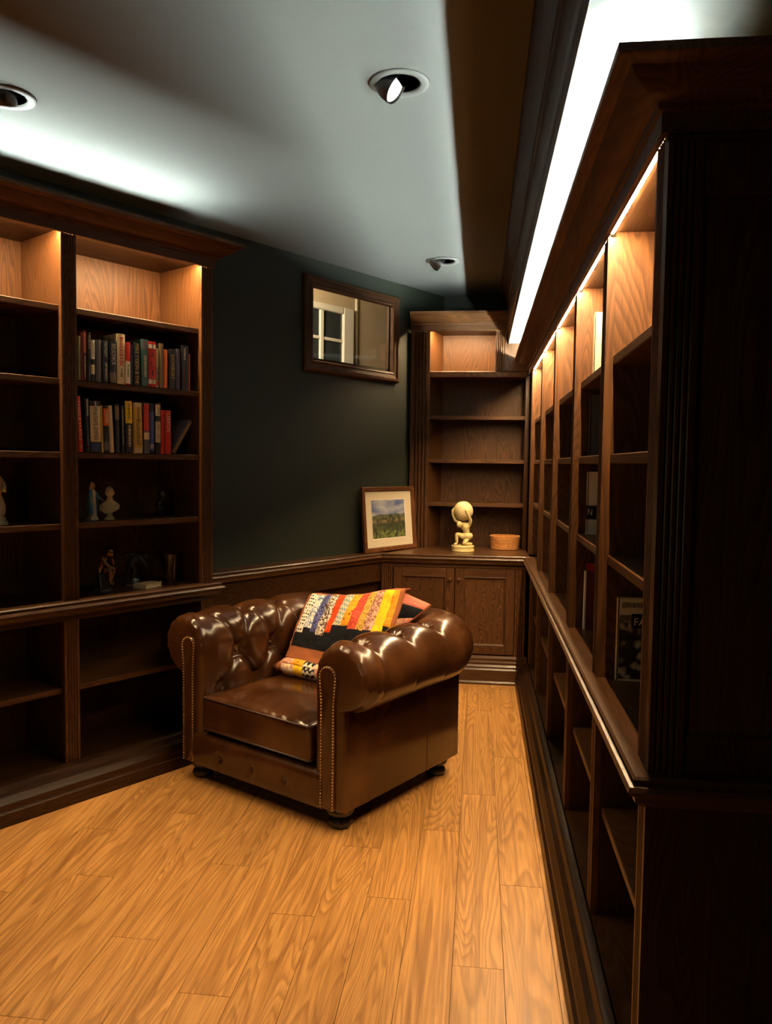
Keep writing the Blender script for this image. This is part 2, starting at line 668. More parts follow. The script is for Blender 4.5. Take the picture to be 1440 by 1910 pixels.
MB().box(um0, um1, yh - .022, yh, zi0, zi1).build('mullion', WHITE, w2, bevel=.004)
MB().box(ui0, um0, yh - .018, yh, zm0, zm1).build('muntin', WHITE, w2, bevel=.003)
MB().box(um1, ui1, yh - .018, yh, zm0, zm1).build('muntin', WHITE, w2, bevel=.003)
NIGHT = flat('dark night pane', (0.035, 0.042, 0.045), 0.12)
for a, b in ((ui0, um0), (um1, ui1)):
    for c, d in ((zi0, zm0), (zm1, zi1)):
        MB().box(a, b, yh - .008, yh - .002, c, d).build('pane', NIGHT, w2)
hl = empty('ceiling_lamp', L(3.25, -3.95, 2.78))
tag(hl, 'round opal ceiling lamp in the hall behind the green wall', 'lamp')
MB().lathe([(0.0, 0.0), (.06, .01), (.09, .04), (.095, .075), (.08, .11), (.05, .13)], n=20).build('shade', emit('opal lamp glow', (1, .78, .5), 4.0), hl, smooth=True)
MB().lathe([(.055, .13), (.055, .17), (0, .17)], n=20).build('canopy', WHITE, hl)
ld = bpy.data.lights.new('hall_bulb', 'POINT')
ld.energy = P_HALL
ld.color = (1, .80, .52)
ld.shadow_soft_size = 0.10
lo = bpy.data.objects.new('hall_bulb', ld)
COL.objects.link(lo)
lo.parent = hl
lo.location = (0.15, 0, -0.2)

# ---- dropped soffit over the right bookcase, with its ledge and cove lamp
so = empty('trim_3', (0, 0, 0))
tag(so, 'dropped soffit with moulded dark oak face above the right bookcase', kind='structure')
MB().box(.185, XR, YB, YF, 2.30, 2.695).build('soffit_box', CEIL, so)
# moulded dark face: world x/z profile swept along y  (outward = -x)
spf = [(0.0, 2.30), (.002, 2.30), (.002, 2.36), (.006, 2.365), (.010, 2.38), (.010, 2.55), (.016, 2.556), (.018, 2.58), (.030, 2.60), (.046, 2.64), (.060, 2.66), (.064, 2.68), (.064, 2.698), (0, 2.698)]
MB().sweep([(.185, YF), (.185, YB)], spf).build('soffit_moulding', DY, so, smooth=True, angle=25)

# ------------------------------------------------------------------ built-in joinery
COUNTER = [(0, .852), (.028, .852), (.033, .847), (.029, .838), (.040, .834), (.045, .826), (.038, .817), (.029, .811), (.027, .799), (.016, .789), (0, .785)]
PLINTH = [(0, 0), (.078, 0), (.076, .052), (.066, .060), (.066, .086), (.058, .098), (.050, .112), (.034, .122), (.026, .142), (.014, .152), (0, .155)]


def crown_profile(z):
    return [(0, z), (.012, z), (.012, z + .038), (.020, z + .042), (.022, z + .052), (.036, z + .056), (.052, z + .064), (.074, z + .080), (.084, z + .094), (.098, z + .098), (.110, z + .104), (.110, z + .120), (.100, z + .120), (.098, z + .110), (.076, z + .092), (0, z + .088)]


def flute_poly(x0, x1, y0, y1, n=4):
    """front (low y) fluted, counter-clockwise seen from above"""
    w = x1 - x0
    m = w * 0.13
    p = [(x0, y0)]
    fw = (w - 2 * m) / n
    for k in range(n):
        a = x0 + m + k * fw
        g = fw * 0.12
        for j in range(5):
            t = j / 4
            p.append((a + g + (fw - 2 * g) * t, y0 + math.sin(PI * t) * fw * 0.42))
    p += [(x1, y0), (x1, y1), (x0, y1)]
    return p


def pilaster(x0, x1, z0, z1, parent, mat=None, y0=0.0, y1=0.022):
    return MB().prism(flute_poly(x0, x1, y0, y1), z0, z1).build('pilaster', mat or WV, parent)


def upper_case(root, x0, x1, ops, ztop, zl, shelves, depth, crown_path, zc=.852, strips=True, shelf_t=.026, end_panels=True):
    gaps = []
    last = x0
    for a, b in ops:
        gaps.append((last, a))
        last = b
    gaps.append((last, x1))
    for a, b in gaps:
        if b - a < .01: continue
        pilaster(a, b, zc, zl, root)
        MB().box(a + .0005, b - .0005, .022, depth, zc, ztop).build('partition', WV, root)
    MB().box(x0, x1, .001, depth, ztop, ztop + .02).build('top_panel', DX, root)
    MB().box(x0, x1, -.005, .001, zl, ztop + .02).build('fascia', WX, root, bevel=.0015)
    for a, b in ops:
        MB().box(a, b, depth - .012, depth, zc, ztop).build('back_panel', WV, root)
        for z in shelves:
            MB().box(a + .0005, b - .0005, .022, depth - .012, z - shelf_t, z).build('shelf', WX, root, bevel=.0025)
        if strips:
            MB().box(a + .006, b - .006, .0055, .014, ztop - .0045, ztop).build('led_channel', CHROME, root)
            MB().box(a + .006, b - .006, .006, .0135, ztop - .006, ztop - .0046).build('led_strip', STRIP, root)
    MB().sweep(crown_path, crown_profile(zl)).build('crown_moulding', WX, root, smooth=True, angle=28)


def base_case(root, x0, x1, ops, depth, path, doors=False, shelf=.475):
    gaps = []
    last = x0
    for a, b in ops:
        gaps.append((last, a))
        last = b
    gaps.append((last, x1))
    for a, b in gaps:
        pilaster(a, b, .155, .765, root, y0=.004)
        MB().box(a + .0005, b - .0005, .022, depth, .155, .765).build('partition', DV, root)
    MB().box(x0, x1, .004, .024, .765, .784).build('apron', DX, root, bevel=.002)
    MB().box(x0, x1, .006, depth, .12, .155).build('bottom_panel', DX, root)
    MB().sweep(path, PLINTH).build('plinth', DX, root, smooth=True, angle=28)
    for a, b in ops:
        MB().box(a, b, depth - .012, depth, .155, .784).build('back_panel', DV, root)
        if not doors:
            MB().box(a + .0005, b - .0005, .028, depth - .012, shelf - .024, shelf).build('shelf', WX, root, bevel=.002)


def counter(root, x0, x1, depth, path):
    MB().box(x0, x1, 0, depth, .786, .852).build('board', CX, root)
    MB().sweep(path, COUNTER).build('edge_moulding', CX, root, smooth=True, angle=28)


# left bookcase (runs along the left wall)
PWD = .067
ends = 2.482
Lops = []
x = ends - PWD
for k in range(3):
    Lops.append((x - .642, x))
    x -= .642 + PWD
Lops.reverse()
Lx0 = Lops[0][0] - PWD
locL = L(0, FACE)
DEP = .352
lb = empty('bookcase', locL, RZL)
tag(lb, 'tall oak bookcase on the left with lit top shelf and rows of books', 'bookcase')
upper_case(lb, Lx0, ends, Lops, 2.397, 2.383, [2.090, 1.788, 1.482, 1.180], DEP, [(Lx0, 0), (ends, 0), (ends, DEP + .01)])
lc = empty('countertop', locL, RZL)
tag(lc, 'dark oak countertop under the left bookcase', 'countertop')
counter(lc, Lx0, ends, DEP, [(Lx0, 0), (ends, 0), (ends, .20)])
lbase = empty('base_cabinet', locL, RZL)
tag(lbase, 'dark open base cabinet under the left bookcase, behind the armchair', 'cabinet')
base_case(lbase, Lx0, ends, Lops, DEP, [(Lx0, 0), (ends, 0), (ends, .28)])
cl = empty('cove_light', locL, RZL)
tag(cl, 'cool white strip light lying on top of the left bookcase', 'light')
MB().box(Lx0 + .02, ends - .06, .05, .066, 2.4525, 2.459).build('led_strip', COVE_L, cl)
MB().box(Lx0 + .02, ends - .06, .045, .071, 2.43, 2.4525).box(Lx0 + .02, ends - .06, .082, .086, 2.43, 2.502).build('channel', BAFFLE, cl)

# right bookcase (runs along the right wall; local x points to the viewer)
YR0 = 5.50
locR = (.34, YR0, 0)
cuts = [(5.43, 4.645), (4.575, 3.862), (3.792, 3.068), (2.999, 2.362), (2.292, 1.682)]
Rops = [(YR0 - a, YR0 - b) for a, b in cuts]
Rx1 = YR0 - 1.605
Rx0 = -.02
rb = empty('bookcase', locR, -PI / 2)
tag(rb, 'long oak bookcase along the right wall with bright strip lights under its cornice', 'bookcase')
RD = .335
upper_case(rb, Rx0, Rx1, Rops, 2.093, 2.079, [1.757, 1.485, 1.202], RD, [(-.20, 0), (Rx1, 0), (Rx1, RD + .01)])
# end panel towards the viewer, framed and dark
MB().box(Rx1, Rx1 + .012, .0, RD, .852, 2.074).build('end_panel', DV, rb)
MB().prism([(q[1] * -1 + Rx1 + .012 + .008, q[0]) for q in flute_poly(.0, .065, -.004, .008)][::-1], .852, 2.06).build('pilaster', DV, rb)
MB().box(Rx1 + .012, Rx1 + .020, .065, RD, 1.96, 2.06).build('end_rail', DV, rb, bevel=.003)
MB().box(Rx1 + .012, Rx1 + .020, .065, RD, .852, .93).build('end_rail', DV, rb, bevel=.003)
rc = empty('countertop', locR, -PI / 2)
tag(rc, 'long oak countertop edge along the right bookcase', 'countertop')
counter(rc, YR0 - 5.30, Rx1 + .02, RD, [(YR0 - 5.255, 0), (Rx1 + .02, 0), (Rx1 + .02, RD)])
rbase = empty('base_cabinet', locR, -PI / 2)
tag(rbase, 'dark open base cabinet along the foot of the right bookcase', 'cabinet')
base_case(rbase, YR0 - 5.29, Rx1, [((YR0 - 5.22) if i == 0 else a, b) for i, (a, b) in enumerate(Rops)], RD, [(YR0 - 5.25, 0), (Rx1, 0), (Rx1, RD)])
MB().box(Rx1, Rx1 + .012, .0, RD, .155, .79).build('end_panel', DV, rbase)
cr = empty('cove_light', locR, -PI / 2)
tag(cr, 'cool white strip light on top of the right cornice below the soffit', 'light')
MB().sweep([(-.15, 0), (Rx1 - .02, 0)], [(.063, 2.177), (.072, 2.186), (.069, 2.189), (.060, 2.180)]).build('led_strip', COVE_R, cr)
MB().box(-.15, Rx1 - .02, -.070, -.050, 2.1725, 2.1765).box(-.15, Rx1 - .02, -.0555, -.052, 2.1765, 2.195).build('channel', BAFFLE, cr)

# far bookcase (closes the far end)
YU = 5.69
fb = empty('bookcase', (0, YU, 0), 0)
tag(fb, 'narrow oak bookcase closing the far end, empty shelves above the cupboard doors', 'bookcase')
FD = .27
xa, xb = -.362, .312
pilaster(-.496, xa, .852, 2.384, fb)
MB().prism([(xa - .03, .022), (xa, .022), (xa + .080, FD), (xa + .050, FD)], .852, 2.412).build('partition', WV, fb)
MB().box(xb, .34, 0, FD, .852, 2.074).build('partition', DV, fb)
MB().box(xa + .06, .34, FD, FD + .012, .852, 2.412).build('back_panel', WV, fb)
for z in (1.796, 1.488, 1.178):
    MB().prism([(xa + .0005, .022), (xb - .0005, .022), (xb - .0005, FD), (xa + .0805, FD)], z - .027, z).build('shelf', WX, fb, bevel=.002)
MB().prism([(xa + .0005, .012), (xb + .012, .012), (xb + .012, FD), (xa + .0805, FD)], 2.066, 2.108).build('shelf', WX, fb, bevel=.003)
pilaster(.097, .172, 2.108, 2.385, fb)
MB().box(.1, .17, .022, FD, 2.108, 2.385).build('partition', WV, fb)
MB().box(.172, .345, .006, .02, 2.108, 2.30).build('filler_panel', WV, fb)
MB().box(-.46, .172, 0.001, FD, 2.398, 2.43).build('top_panel', DX, fb)
MB().box(-.496, .172, -.005, .001, 2.384, 2.43).build('fascia', WX, fb, bevel=.0015)
MB().sweep([(-.50, 0), (.175, 0)], crown_profile(2.386)).build('crown_moulding', WX, fb, smooth=True, angle=28)
MB().box(xa + .006, .09, .0055, .014, 2.3935, 2.398).build('led_channel', CHROME, fb)
MB().box(xa + .006, .09, .006, .0135, 2.392, 2.3934).build('led_strip', STRIP, fb)

YBASE = 5.30
fc = empty('countertop', (0, YBASE, 0), 0)
tag(fc, 'deep oak countertop of the far cupboard carrying the statue and bowl', 'countertop')
FC_D = YU + FD - YBASE
MB().prism([(-.62, 0), (.338, 0), (.338, FC_D), (-.325, FC_D)], .786, .852).build('board', CX, fc)
MB().sweep([(-.655, 0), (.338, 0)], COUNTER).build('edge_moulding', CX, fc, smooth=True, angle=28)

fbase = empty('cupboard', (0, YBASE, 0), 0)
tag(fbase, 'oak cupboard with two panelled doors at the far end', 'cupboard')
pilaster(-.640, -.566, .155, .765, fbase, y0=-.002)
pilaster(.252, .318, .155, .765, fbase, y0=-.002)
MB().box(-.64, .32, .0, .02, .765, .784).build('apron', WX, fbase, bevel=.002)
MB().box(-.60, .32, .022, .04, .155, .784).build('carcass', DV, fbase)
MB().sweep([(-.64, .0), (.335, .0)], [(0, 0), (.060, 0), (.060, .012), (.052, .022), (.050, .095), (.040, .105), (.044, .116), (.030, .128), (.034, .142), (.020, .150), (.022, .168), (.008, .178), (0, .182)]).build('plinth', CX, fbase, smooth=True, angle=28)
for a, b, s in ((-.560, -.151, 1), (-.147, .248, -1)):
    d = MB().box(a + .055, b - .055, .012, .02, .235, .72).build('door', CVD, fbase)
    z0, z1 = .188, .762
    w = .056
    MB().box(a, a + w, -.002, .02, z0, z1).build('stile', WV, d, bevel=.003)
    MB().box(b - w, b, -.002, .02, z0, z1).build('stile', WV, d, bevel=.003)
    MB().box(a + w, b - w, -.002, .02, z0, z0 + w).build('rail', WX, d, bevel=.003)
    MB().box(a + w, b - w, -.002, .02, z1 - w, z1).build('rail', WX, d, bevel=.003)
    frame_ring('bead', a + w - .002, b - w + .002, z0 + w - .002, z1 - w + .002, [(0, .012), (0, -.001), (.006, -.003), (.012, .002), (.016, .008), (.018, .012)], WX, WV, d)
    kx = b - .028 if s == 1 else a + .028
    k = MB().lathe([(.005, 0), (.006, .008), (.013, .014), (.014, .021), (.009, .027), (0, .028)], n=16)
    ko = k.build('knob', WV, d, smooth=True)
    ko.rotation_euler = (R(90), 0, 0)
    ko.location = (kx, -.002, .688)

# ------------------------------------------------------------------ recessed downlights
DL_LABEL = ['nearest tilted downlight in the ceiling showing its bright face',
            'small far downlight in the ceiling near the inner window',
            'downlight at the left edge of the ceiling, mostly cut off']
for i, ((cx, cy), nn) in enumerate(zip(XY_DOWN, N_DOWN)):
    t = empty('downlight', (cx, cy, ZC))
    tag(t, DL_LABEL[i], 'downlight', 'downlights in the ceiling')
    MB().lathe([(.069, .012), (.0675, -.001), (.074, -.006), (.094, -.007), (.099, -.004), (.100, 0)], n=48).build('trim_ring', TRIMRING, t, smooth=True)
    can = MB().lathe([(.069, .0), (.069, .10), (0.0, .101)], n=32).build('can', BAFFLE, t, smooth=True, angle=40)
    n = Vector(nn).normalized()
    q = (-n).to_track_quat('Z', 'Y')
    # gimbal lamp: cylinder body whose face looks along n
    o = MB().lathe([(.0, .075), (.025, .075), (.040, .052), (.047, .030), (.049, .004), (.0475, -.002), (.044, .002), (.043, .006)], n=32).build('lamp_body', GUN, t, smooth=True, angle=40)
    o.rotation_euler = q.to_euler()
    o.location = Vector((-.010, -.004, -.022))
    f = MB().lathe([(.0425, .005), (.0, .003)], n=32).build('lamp_face', LAMP, o)

# ------------------------------------------------------------------ the leather armchair
def leather():
    m = NT('brown aniline leather')
    tc = m.n('ShaderNodeTexCoord')
    n1 = m.n('ShaderNodeTexNoise')
    n1.inputs['Scale'].default_value = 3.5
    n1.inputs['Detail'].default_value = 3.0
    m.l(tc.outputs['Object'], n1.inputs['Vector'])
    c = m.ramp(n1.outputs['Fac'], [(0.28, (0.026, 0.0085, 0.0026)), (0.5, (0.050, 0.0175, 0.0052)), (0.74, (0.095, 0.036, 0.011))])
    m.l(c, m.b.inputs['Base Color'])
    v = m.n('ShaderNodeTexVoronoi')
    v.inputs['Scale'].default_value = 260.0
    m.l(tc.outputs['Object'], v.inputs['Vector'])
    n2 = m.n('ShaderNodeTexNoise')
    n2.inputs['Scale'].default_value = 24.0
    n2.inputs['Detail'].default_value = 3.0
    m.l(tc.outputs['Object'], n2.inputs['Vector'])
    m.l(m.math('MULTIPLY_ADD', n1.outputs['Fac'], 0.20, 0.13), m.b.inputs['Roughness'])
    m.b.inputs['Specular IOR Level'].default_value = 0.6
    m.bump(m.math('ADD', m.math('MULTIPLY', v.outputs['Distance'], 0.25), m.math('MULTIPLY', n2.outputs['Fac'], 0.7)), 0.05, 0.0015)
    return m.mat


LEA = leather()
NAIL = flat('antique brass nailhead', (0.50, 0.34, 0.16), 0.3, metal=1.0)
FOOT = flat('ebonised wood', (0.012, 0.010, 0.009), 0.3, coat=0.4)
PIPE = flat('dark leather piping', (0.030, 0.011, 0.004), 0.4)
CO = Vector((-.922, 3.223, 0))
CRZ = math.atan2(-.505, .863)
ch = empty('armchair', CO, CRZ)
tag(ch, 'brown leather armchair with deep buttoned rolled arms, on the oak floor', 'armchair')

RC, ZR = .131, .619           # scroll radius and its centre height
XI, YI, RI = .335, .700, .025  # inner faces and inner corner radius
A0 = YI - RI - .03           # straight arm length (path starts at y=.03)
ARC = RI * PI / 2
BK = 2 * (XI - RI)
UTOT = 2 * A0 + 2 * ARC + BK


def path_at(sv):
    """inner line of the U: point and outward normal"""
    if sv <= A0: return Vector((XI, .03 + sv)), Vector((1, 0))
    q = sv - A0
    if q <= ARC:
        a = q / RI
        c = Vector((XI - RI, YI - RI))
        d = Vector((math.cos(a), math.sin(a)))
        return c + d * RI, d
    q -= ARC
    if q <= BK: return Vector((XI - RI - q, YI)), Vector((0, 1))
    q -= BK
    if q <= ARC:
        a = PI / 2 + q / RI
        c = Vector((-XI + RI, YI - RI))
        d = Vector((math.cos(a), math.sin(a)))
        return c + d * RI, d
    q -= ARC
    return Vector((-XI, YI - RI - q)), Vector((-1, 0))


T1 = ZR - .30                # straight inner face length
T2 = T1 + RC * R(258)


def prof_at(t):
    if t <= T1: return 0.0, .30 + t, -1.0, 0.0
    a = PI - (t - T1) / RC
    return RC + RC * math.cos(a), ZR + RC * math.sin(a), math.cos(a), math.sin(a)


SP = (UTOT - .17) / 8
TA, TB, TC_ = T1 + RC * R(94), T1 - .055, T1 - .205
BA = [(.085 + SP * k, TA) for k in range(9)]
BB = [(.085 + SP * (k + .5), TB) for k in range(8)]
BC = [(.085 + SP * k, TC_) for k in range(9)]
BTN = BA + BB + BC
SEG = []
for k in range(8):
    SEG += [(BA[k], BB[k], 1), (BA[k + 1], BB[k], 1), (BC[k], BB[k], 1), (BC[k + 1], BB[k], 1)]
for k in range(9):
    SEG.append((BA[k], (BA[k][0], TA + .30), 2))
    SEG.append((BC[k], (BC[k][0], 0.0), 1))
NS, NTt = 300, 120
us = np.linspace(0, UTOT, NS)
ts = np.linspace(0, T2, NTt)
UU, TT = np.meshgrid(us, ts, indexing='ij')
# the straight path length at the outer radius of a corner is stretched; that is fine
disp = np.full(UU.shape, 0.016)
dm = np.full(UU.shape, 1e9)
for (a, b, kind) in SEG:
    ax, ay = a
    bx, by = b
    ll = (bx - ax) ** 2 + (by - ay) ** 2
    w = np.clip(((UU - ax) * (bx - ax) + (TT - ay) * (by - ay)) / ll, 0, 1)
    d = np.hypot(UU - ax - w * (bx - ax), TT - ay - w * (by - ay))
    if kind == 1:
        disp -= .013 * np.exp(-(d / .011) ** 2) + .010 * np.exp(-(d / .035) ** 2)
    else:
        disp -= (1 - w) ** 0.7 * (.012 * np.exp(-(d / .012) ** 2) + .010 * np.exp(-(d / .045) ** 2))
for a in BTN:
    d = np.hypot(UU - a[0], TT - a[1])
    disp -= .012 * np.exp(-(d / .020) ** 2) + .015 * np.exp(-(d / .058) ** 2)
    ang = np.arctan2(TT - a[1], UU - a[0])
    disp += .0022 * np.cos(11 * ang + a[0] * 40) * np.exp(-((d - .035) / .022) ** 2)
disp = np.maximum(disp, -.032)
endf = np.clip(np.minimum(UU, UTOT - UU) / .05, 0, 1)
disp = disp * (endf * endf * (3 - 2 * endf))
P = []
for i in range(NS):
    p, n = path_at(us[i])
    for j in range(NTt):
        o, z, no, nz = prof_at(ts[j])
        o += no * disp[i, j]
        z += nz * disp[i, j]
        q = p + n * o
        P.append((q.x, q.y, z))
MB().grid(P, NS, NTt).build('tufted_roll', LEA, ch, smooth=True)
# tufting buttons, each its own piece
bb = MB().lathe([(0.0, -.002), (.0085, -.001), (.0095, .002), (.007, .0055), (0, .007)], n=12)
bme = None
for k, (sv, t) in enumerate(BTN):
    if t == TC_ and k % 2: continue
    p, n = path_at(sv)
    o, z, no, nz = prof_at(t)
    i, j = int(round(sv / UTOT * (NS - 1))), int(round(t / T2 * (NTt - 1)))
    dd = disp[i, j] + .001
    q = p + n * (o + no * dd)
    if bme is None:
        b = bb.build('button', LEA, ch, smooth=True)
        bme = b.data
    else:
        b = bpy.data.objects.new('button', bme)
        COL.objects.link(b)
        b.parent = ch
    b.location = (q.x, q.y, z + nz * dd)
    b.rotation_euler = Vector((n.x * no, n.y * no, nz)).to_track_quat('Z', 'Y').to_euler()

# arm fronts: puffy keyhole ends with an arched facing and nailheads
OUT = .157
for sgn in (1, -1):
    outl = [(0.0, .085), (0.0, .30)]
    outl += [(0.0, .30 + (T1) * k / 6) for k in range(1, 6)]
    for k in range(41):
        t = T1 + (T2 - T1) * k / 40
        o, z, no, nz = prof_at(t)
        outl.append((o, z))
    outl += [(OUT, .515), (OUT, .40), (OUT, .25), (OUT, .085)]
    n = len(outl)
    cen = []
    for k in range(n):   # point each outline point shrinks towards
        o, z = outl[k]
        if z > .50: cen.append((.115, ZR - .01) if z > .56 else (.09, z))
        else: cen.append((.078, max(z, .13)))
    P = []
    rings = 7
    for r in range(rings):
        ph = r / (rings - 1) * PI / 2
        ins = .034 * (1 - math.cos(ph))
        y = .032 - .034 * math.sin(ph)
        for k in range(n):
            o, z = outl[k]
            d = Vector((cen[k][0] - o, cen[k][1] - z))
            ln = max(d.length, 1e-6)
            a = math.atan2(d.y, d.x)
            pl = 0.0045 * math.sin(16 * a) * math.sin(ph) if z > .53 else 0
            q = Vector((o, z)) + d / ln * min(ins + pl, ln * .9)
            P.append((sgn * (XI + q.x), y, q.y))
    g = MB().grid(P, rings, n, wrap=True)
    g.f.append(tuple((rings - 1) * n + k for k in range(n)))
    g.mi.append(0)
    g.build('arm_front', LEA, ch, smooth=True, angle=50)
    # facing
    def arch(o0, o1, z0, zc, flare, N=14):
        pts = [(o0, z0), (o1, z0), (o1, zc - .10)]
        m, r = (o0 + o1) / 2, (o1 - o0) / 2 + flare
        pts += [(m + r * math.cos(PI * k / N), zc + r * math.sin(PI * k / N)) for k in range(N + 1)]
        pts += [(o0, zc - .10)]
        return pts
    A = arch(.046, .116, .092, .618, .010)
    if sgn < 0: A = [(-o, z) for o, z in A][::-1]
    X0 = sgn * XI
    v = [(X0 + o, -.012, z) for o, z in A] + [(X0 + o, .004, z) for o, z in A]
    k = len(A)
    MB().add(v, [tuple(range(k)), tuple(range(2 * k - 1, k - 1, -1))] + [(i, k + i, k + (i + 1) % k, (i + 1) % k) for i in range(k)]).build('arm_facing', LEA, ch, bevel=.005, smooth=True, angle=50, seg=2)
    NL = arch(.050, .112, .098, .618, .009, 24)
    NL = NL[1:] + NL[:1]
    nm = MB()
    acc = 0.0
    step = .0125
    for (a, b) in zip(NL[:-1], NL[1:]):
        a, b = Vector(a), Vector(b)
        ln = (b - a).length
        while acc < ln:
            q = a + (b - a) * (acc / ln)
            hemi = [(.0042, 0), (.0034, .0022), (.0, .0034)]
            vv = []
            for r, h in hemi[:2]:
                for kk in range(6):
                    vv.append((sgn * (XI + q.x) + r * math.cos(kk * PI / 3), -.0125 - h, q.y + r * math.sin(kk * PI / 3)))
            vv.append((sgn * (XI + q.x), -.0125 - hemi[2][1], q.y))
            ff = [(kk, (kk + 1) % 6, 6 + (kk + 1) % 6, 6 + kk) for kk in range(6)] + [(6 + kk, 6 + (kk + 1) % 6, 12) for kk in range(6)]
            nm.add(vv, ff)
            acc += step
        acc -= ln
    tag(nm.build('nailhead_trim', NAIL, ch, smooth=True), kind='stuff')
# outer panels
for sgn in (1, -1):
    a, b = sorted((sgn * (XI + .02), sgn * (XI + OUT)))
    MB().box(a, b, .028, .845, .085, .545).build('side_panel', LEA, ch, bevel=.012, smooth=True, angle=50, seg=2)
    xs_ = sgn * (XI + OUT + .0006)
    MB().box(min(xs_, xs_ - sgn * .004), max(xs_, xs_ - sgn * .004), .575, .5785, .09, .53).build('seam', PIPE, ch)
MB().box(-(XI + OUT - .004), XI + OUT - .004, YI + .02, .848, .085, .545).build('back_panel', LEA, ch, bevel=.012, smooth=True, angle=50, seg=2)
# front rail with its three buttons
fr = MB()
NX, NZ = 60, 14
P = []
for i in range(NX):
    xx = -.384 + .768 * i / (NX - 1)
    for j in range(NZ):
        w = j / (NZ - 1)
        z = .085 + .152 * w
        y = -.004 - .012 * math.sin(PI * w) ** .5
        if w > .88: y += .02 * ((w - .88) / .12) ** 2
        for bx in (-.205, -.01, .185):
            d = math.hypot(xx - bx, z - .150)
            y += .011 * math.exp(-(d / .016) ** 2) + .004 * math.exp(-(abs(xx - bx) / .006) ** 2) * math.exp(-(abs(z - .15) / .05) ** 2)
        P.append((xx, y, z))
fr.grid(P, NX, NZ)
fr.box(-.384, .384, .012, .10, .085, .236)
fr.build('front_rail', LEA, ch, smooth=True, angle=50)
for bx in (-.205, -.01, .185):
    b = bpy.data.objects.new('button', bme)
    COL.objects.link(b)
    b.parent = ch
    b.location = (bx, -.006, .150)
    b.rotation_euler = (R(90), 0, 0)
nm = MB()
for k in range(60):
    xx = -.378 + .756 * k / 59
    nm.lathe([(.0035, 0), (.0028, .0018), (0, .003)], (xx, 0, 0), n=6)
no_ = nm.build('nailhead_trim', NAIL, ch, smooth=True)
no_.rotation_euler = (R(90), 0, 0)
no_.location = (0, -.005, .094)
tag(no_, kind='stuff')
MB().box(-.40, .40, .10, YI + .03, .09, .25).build('seat_deck', FOOT, ch)


# seat cushion
def puffy(hx, hy, z0, z1, r, puff, nx=40, ny=40, wr=0.0):
    """rounded box with a crowned top; returns vertices and faces"""
    bm = bmesh.new()
    bmesh.ops.create_cube(bm, size=2.0)
    bmesh.ops.subdivide_edges(bm, edges=bm.edges[:], cuts=nx, use_grid_fill=True)
    hz = (z1 - z0) / 2
    for v in bm.verts:
        x, y, z = v.co.x * hx, v.co.y * hy, v.co.z * hz
        ix, iy, iz = [max(-h + r, min(h - r, q)) for q, h in ((x, hx), (y, hy), (z, hz))]
        d = Vector((x - ix, y - iy, z - iz))
        if d.length > 1e-6:
            # map cube corner region onto the rounded edge
            m = max(abs(d.x), abs(d.y), abs(d.z))
            d = d.normalized() * m
        p = Vector((ix, iy, iz)) + d
        tx, ty = 1 - (p.x / hx) ** 2, 1 - (p.y / hy) ** 2
        if p.z > 0:
            p.z += puff * max(0, tx) ** .5 * max(0, ty) ** .5
            if wr:
                f = math.exp(-((p.y + hy) / (hy * .35)) ** 2)
                q = Vector((p.x * 16 + .4 * math.sin(p.y * 20), p.y * 4.0, 3.3))
                p.z += wr * f * (noise.noise(q) + .6 * noise.noise(q * 2.3))
                p.z += wr * .8 * noise.noise(Vector((p.x * 5, p.y * 5, 1.7)))
        else:
            p.y -= 0
        v.co = p + Vector((0, 0, (z0 + z1) / 2))
    return bm


bm = puffy(.322, .345, .252, .405, .022, .030, nx=44, wr=.010)
me = bpy.data.meshes.new('seat_cushion')
bm.to_mesh(me)
bm.free()
me.shade_smooth()
sc_ = mesh_ob('seat_cushion', me, LEA, ch)
sc_.location = (0, .335, 0)
for zz in (.398, .262):
    pts = [(-.316, .0, zz), (-.320, -.334, zz), (-.312, -.343, zz), (.312, -.343, zz), (.320, -.334, zz), (.320, .0, zz)]
    MB().tube([(a, b, c + (.0 if zz < .3 else .002)) for a, b, c in pts], .0042, 8).build('piping', PIPE, sc_, smooth=True)
# bun feet
fme = None
for fx, fy in ((-.415, .075), (.415, .075), (-.415, .765), (.415, .765)):
    if fme is None:
        f = MB().lathe([(.030, 0), (.044, .006), (.050, .020), (.044, .033), (.034, .040), (.038, .047), (.052, .056), (.056, .068), (.050, .080), (.045, .087)], n=24).build('foot', FOOT, ch, smooth=True, angle=50)
        fme = f.data
    else:
        f = bpy.data.objects.new('foot', fme)
        COL.objects.link(f)
        f.parent = ch
    f.location = (fx, fy, 0)

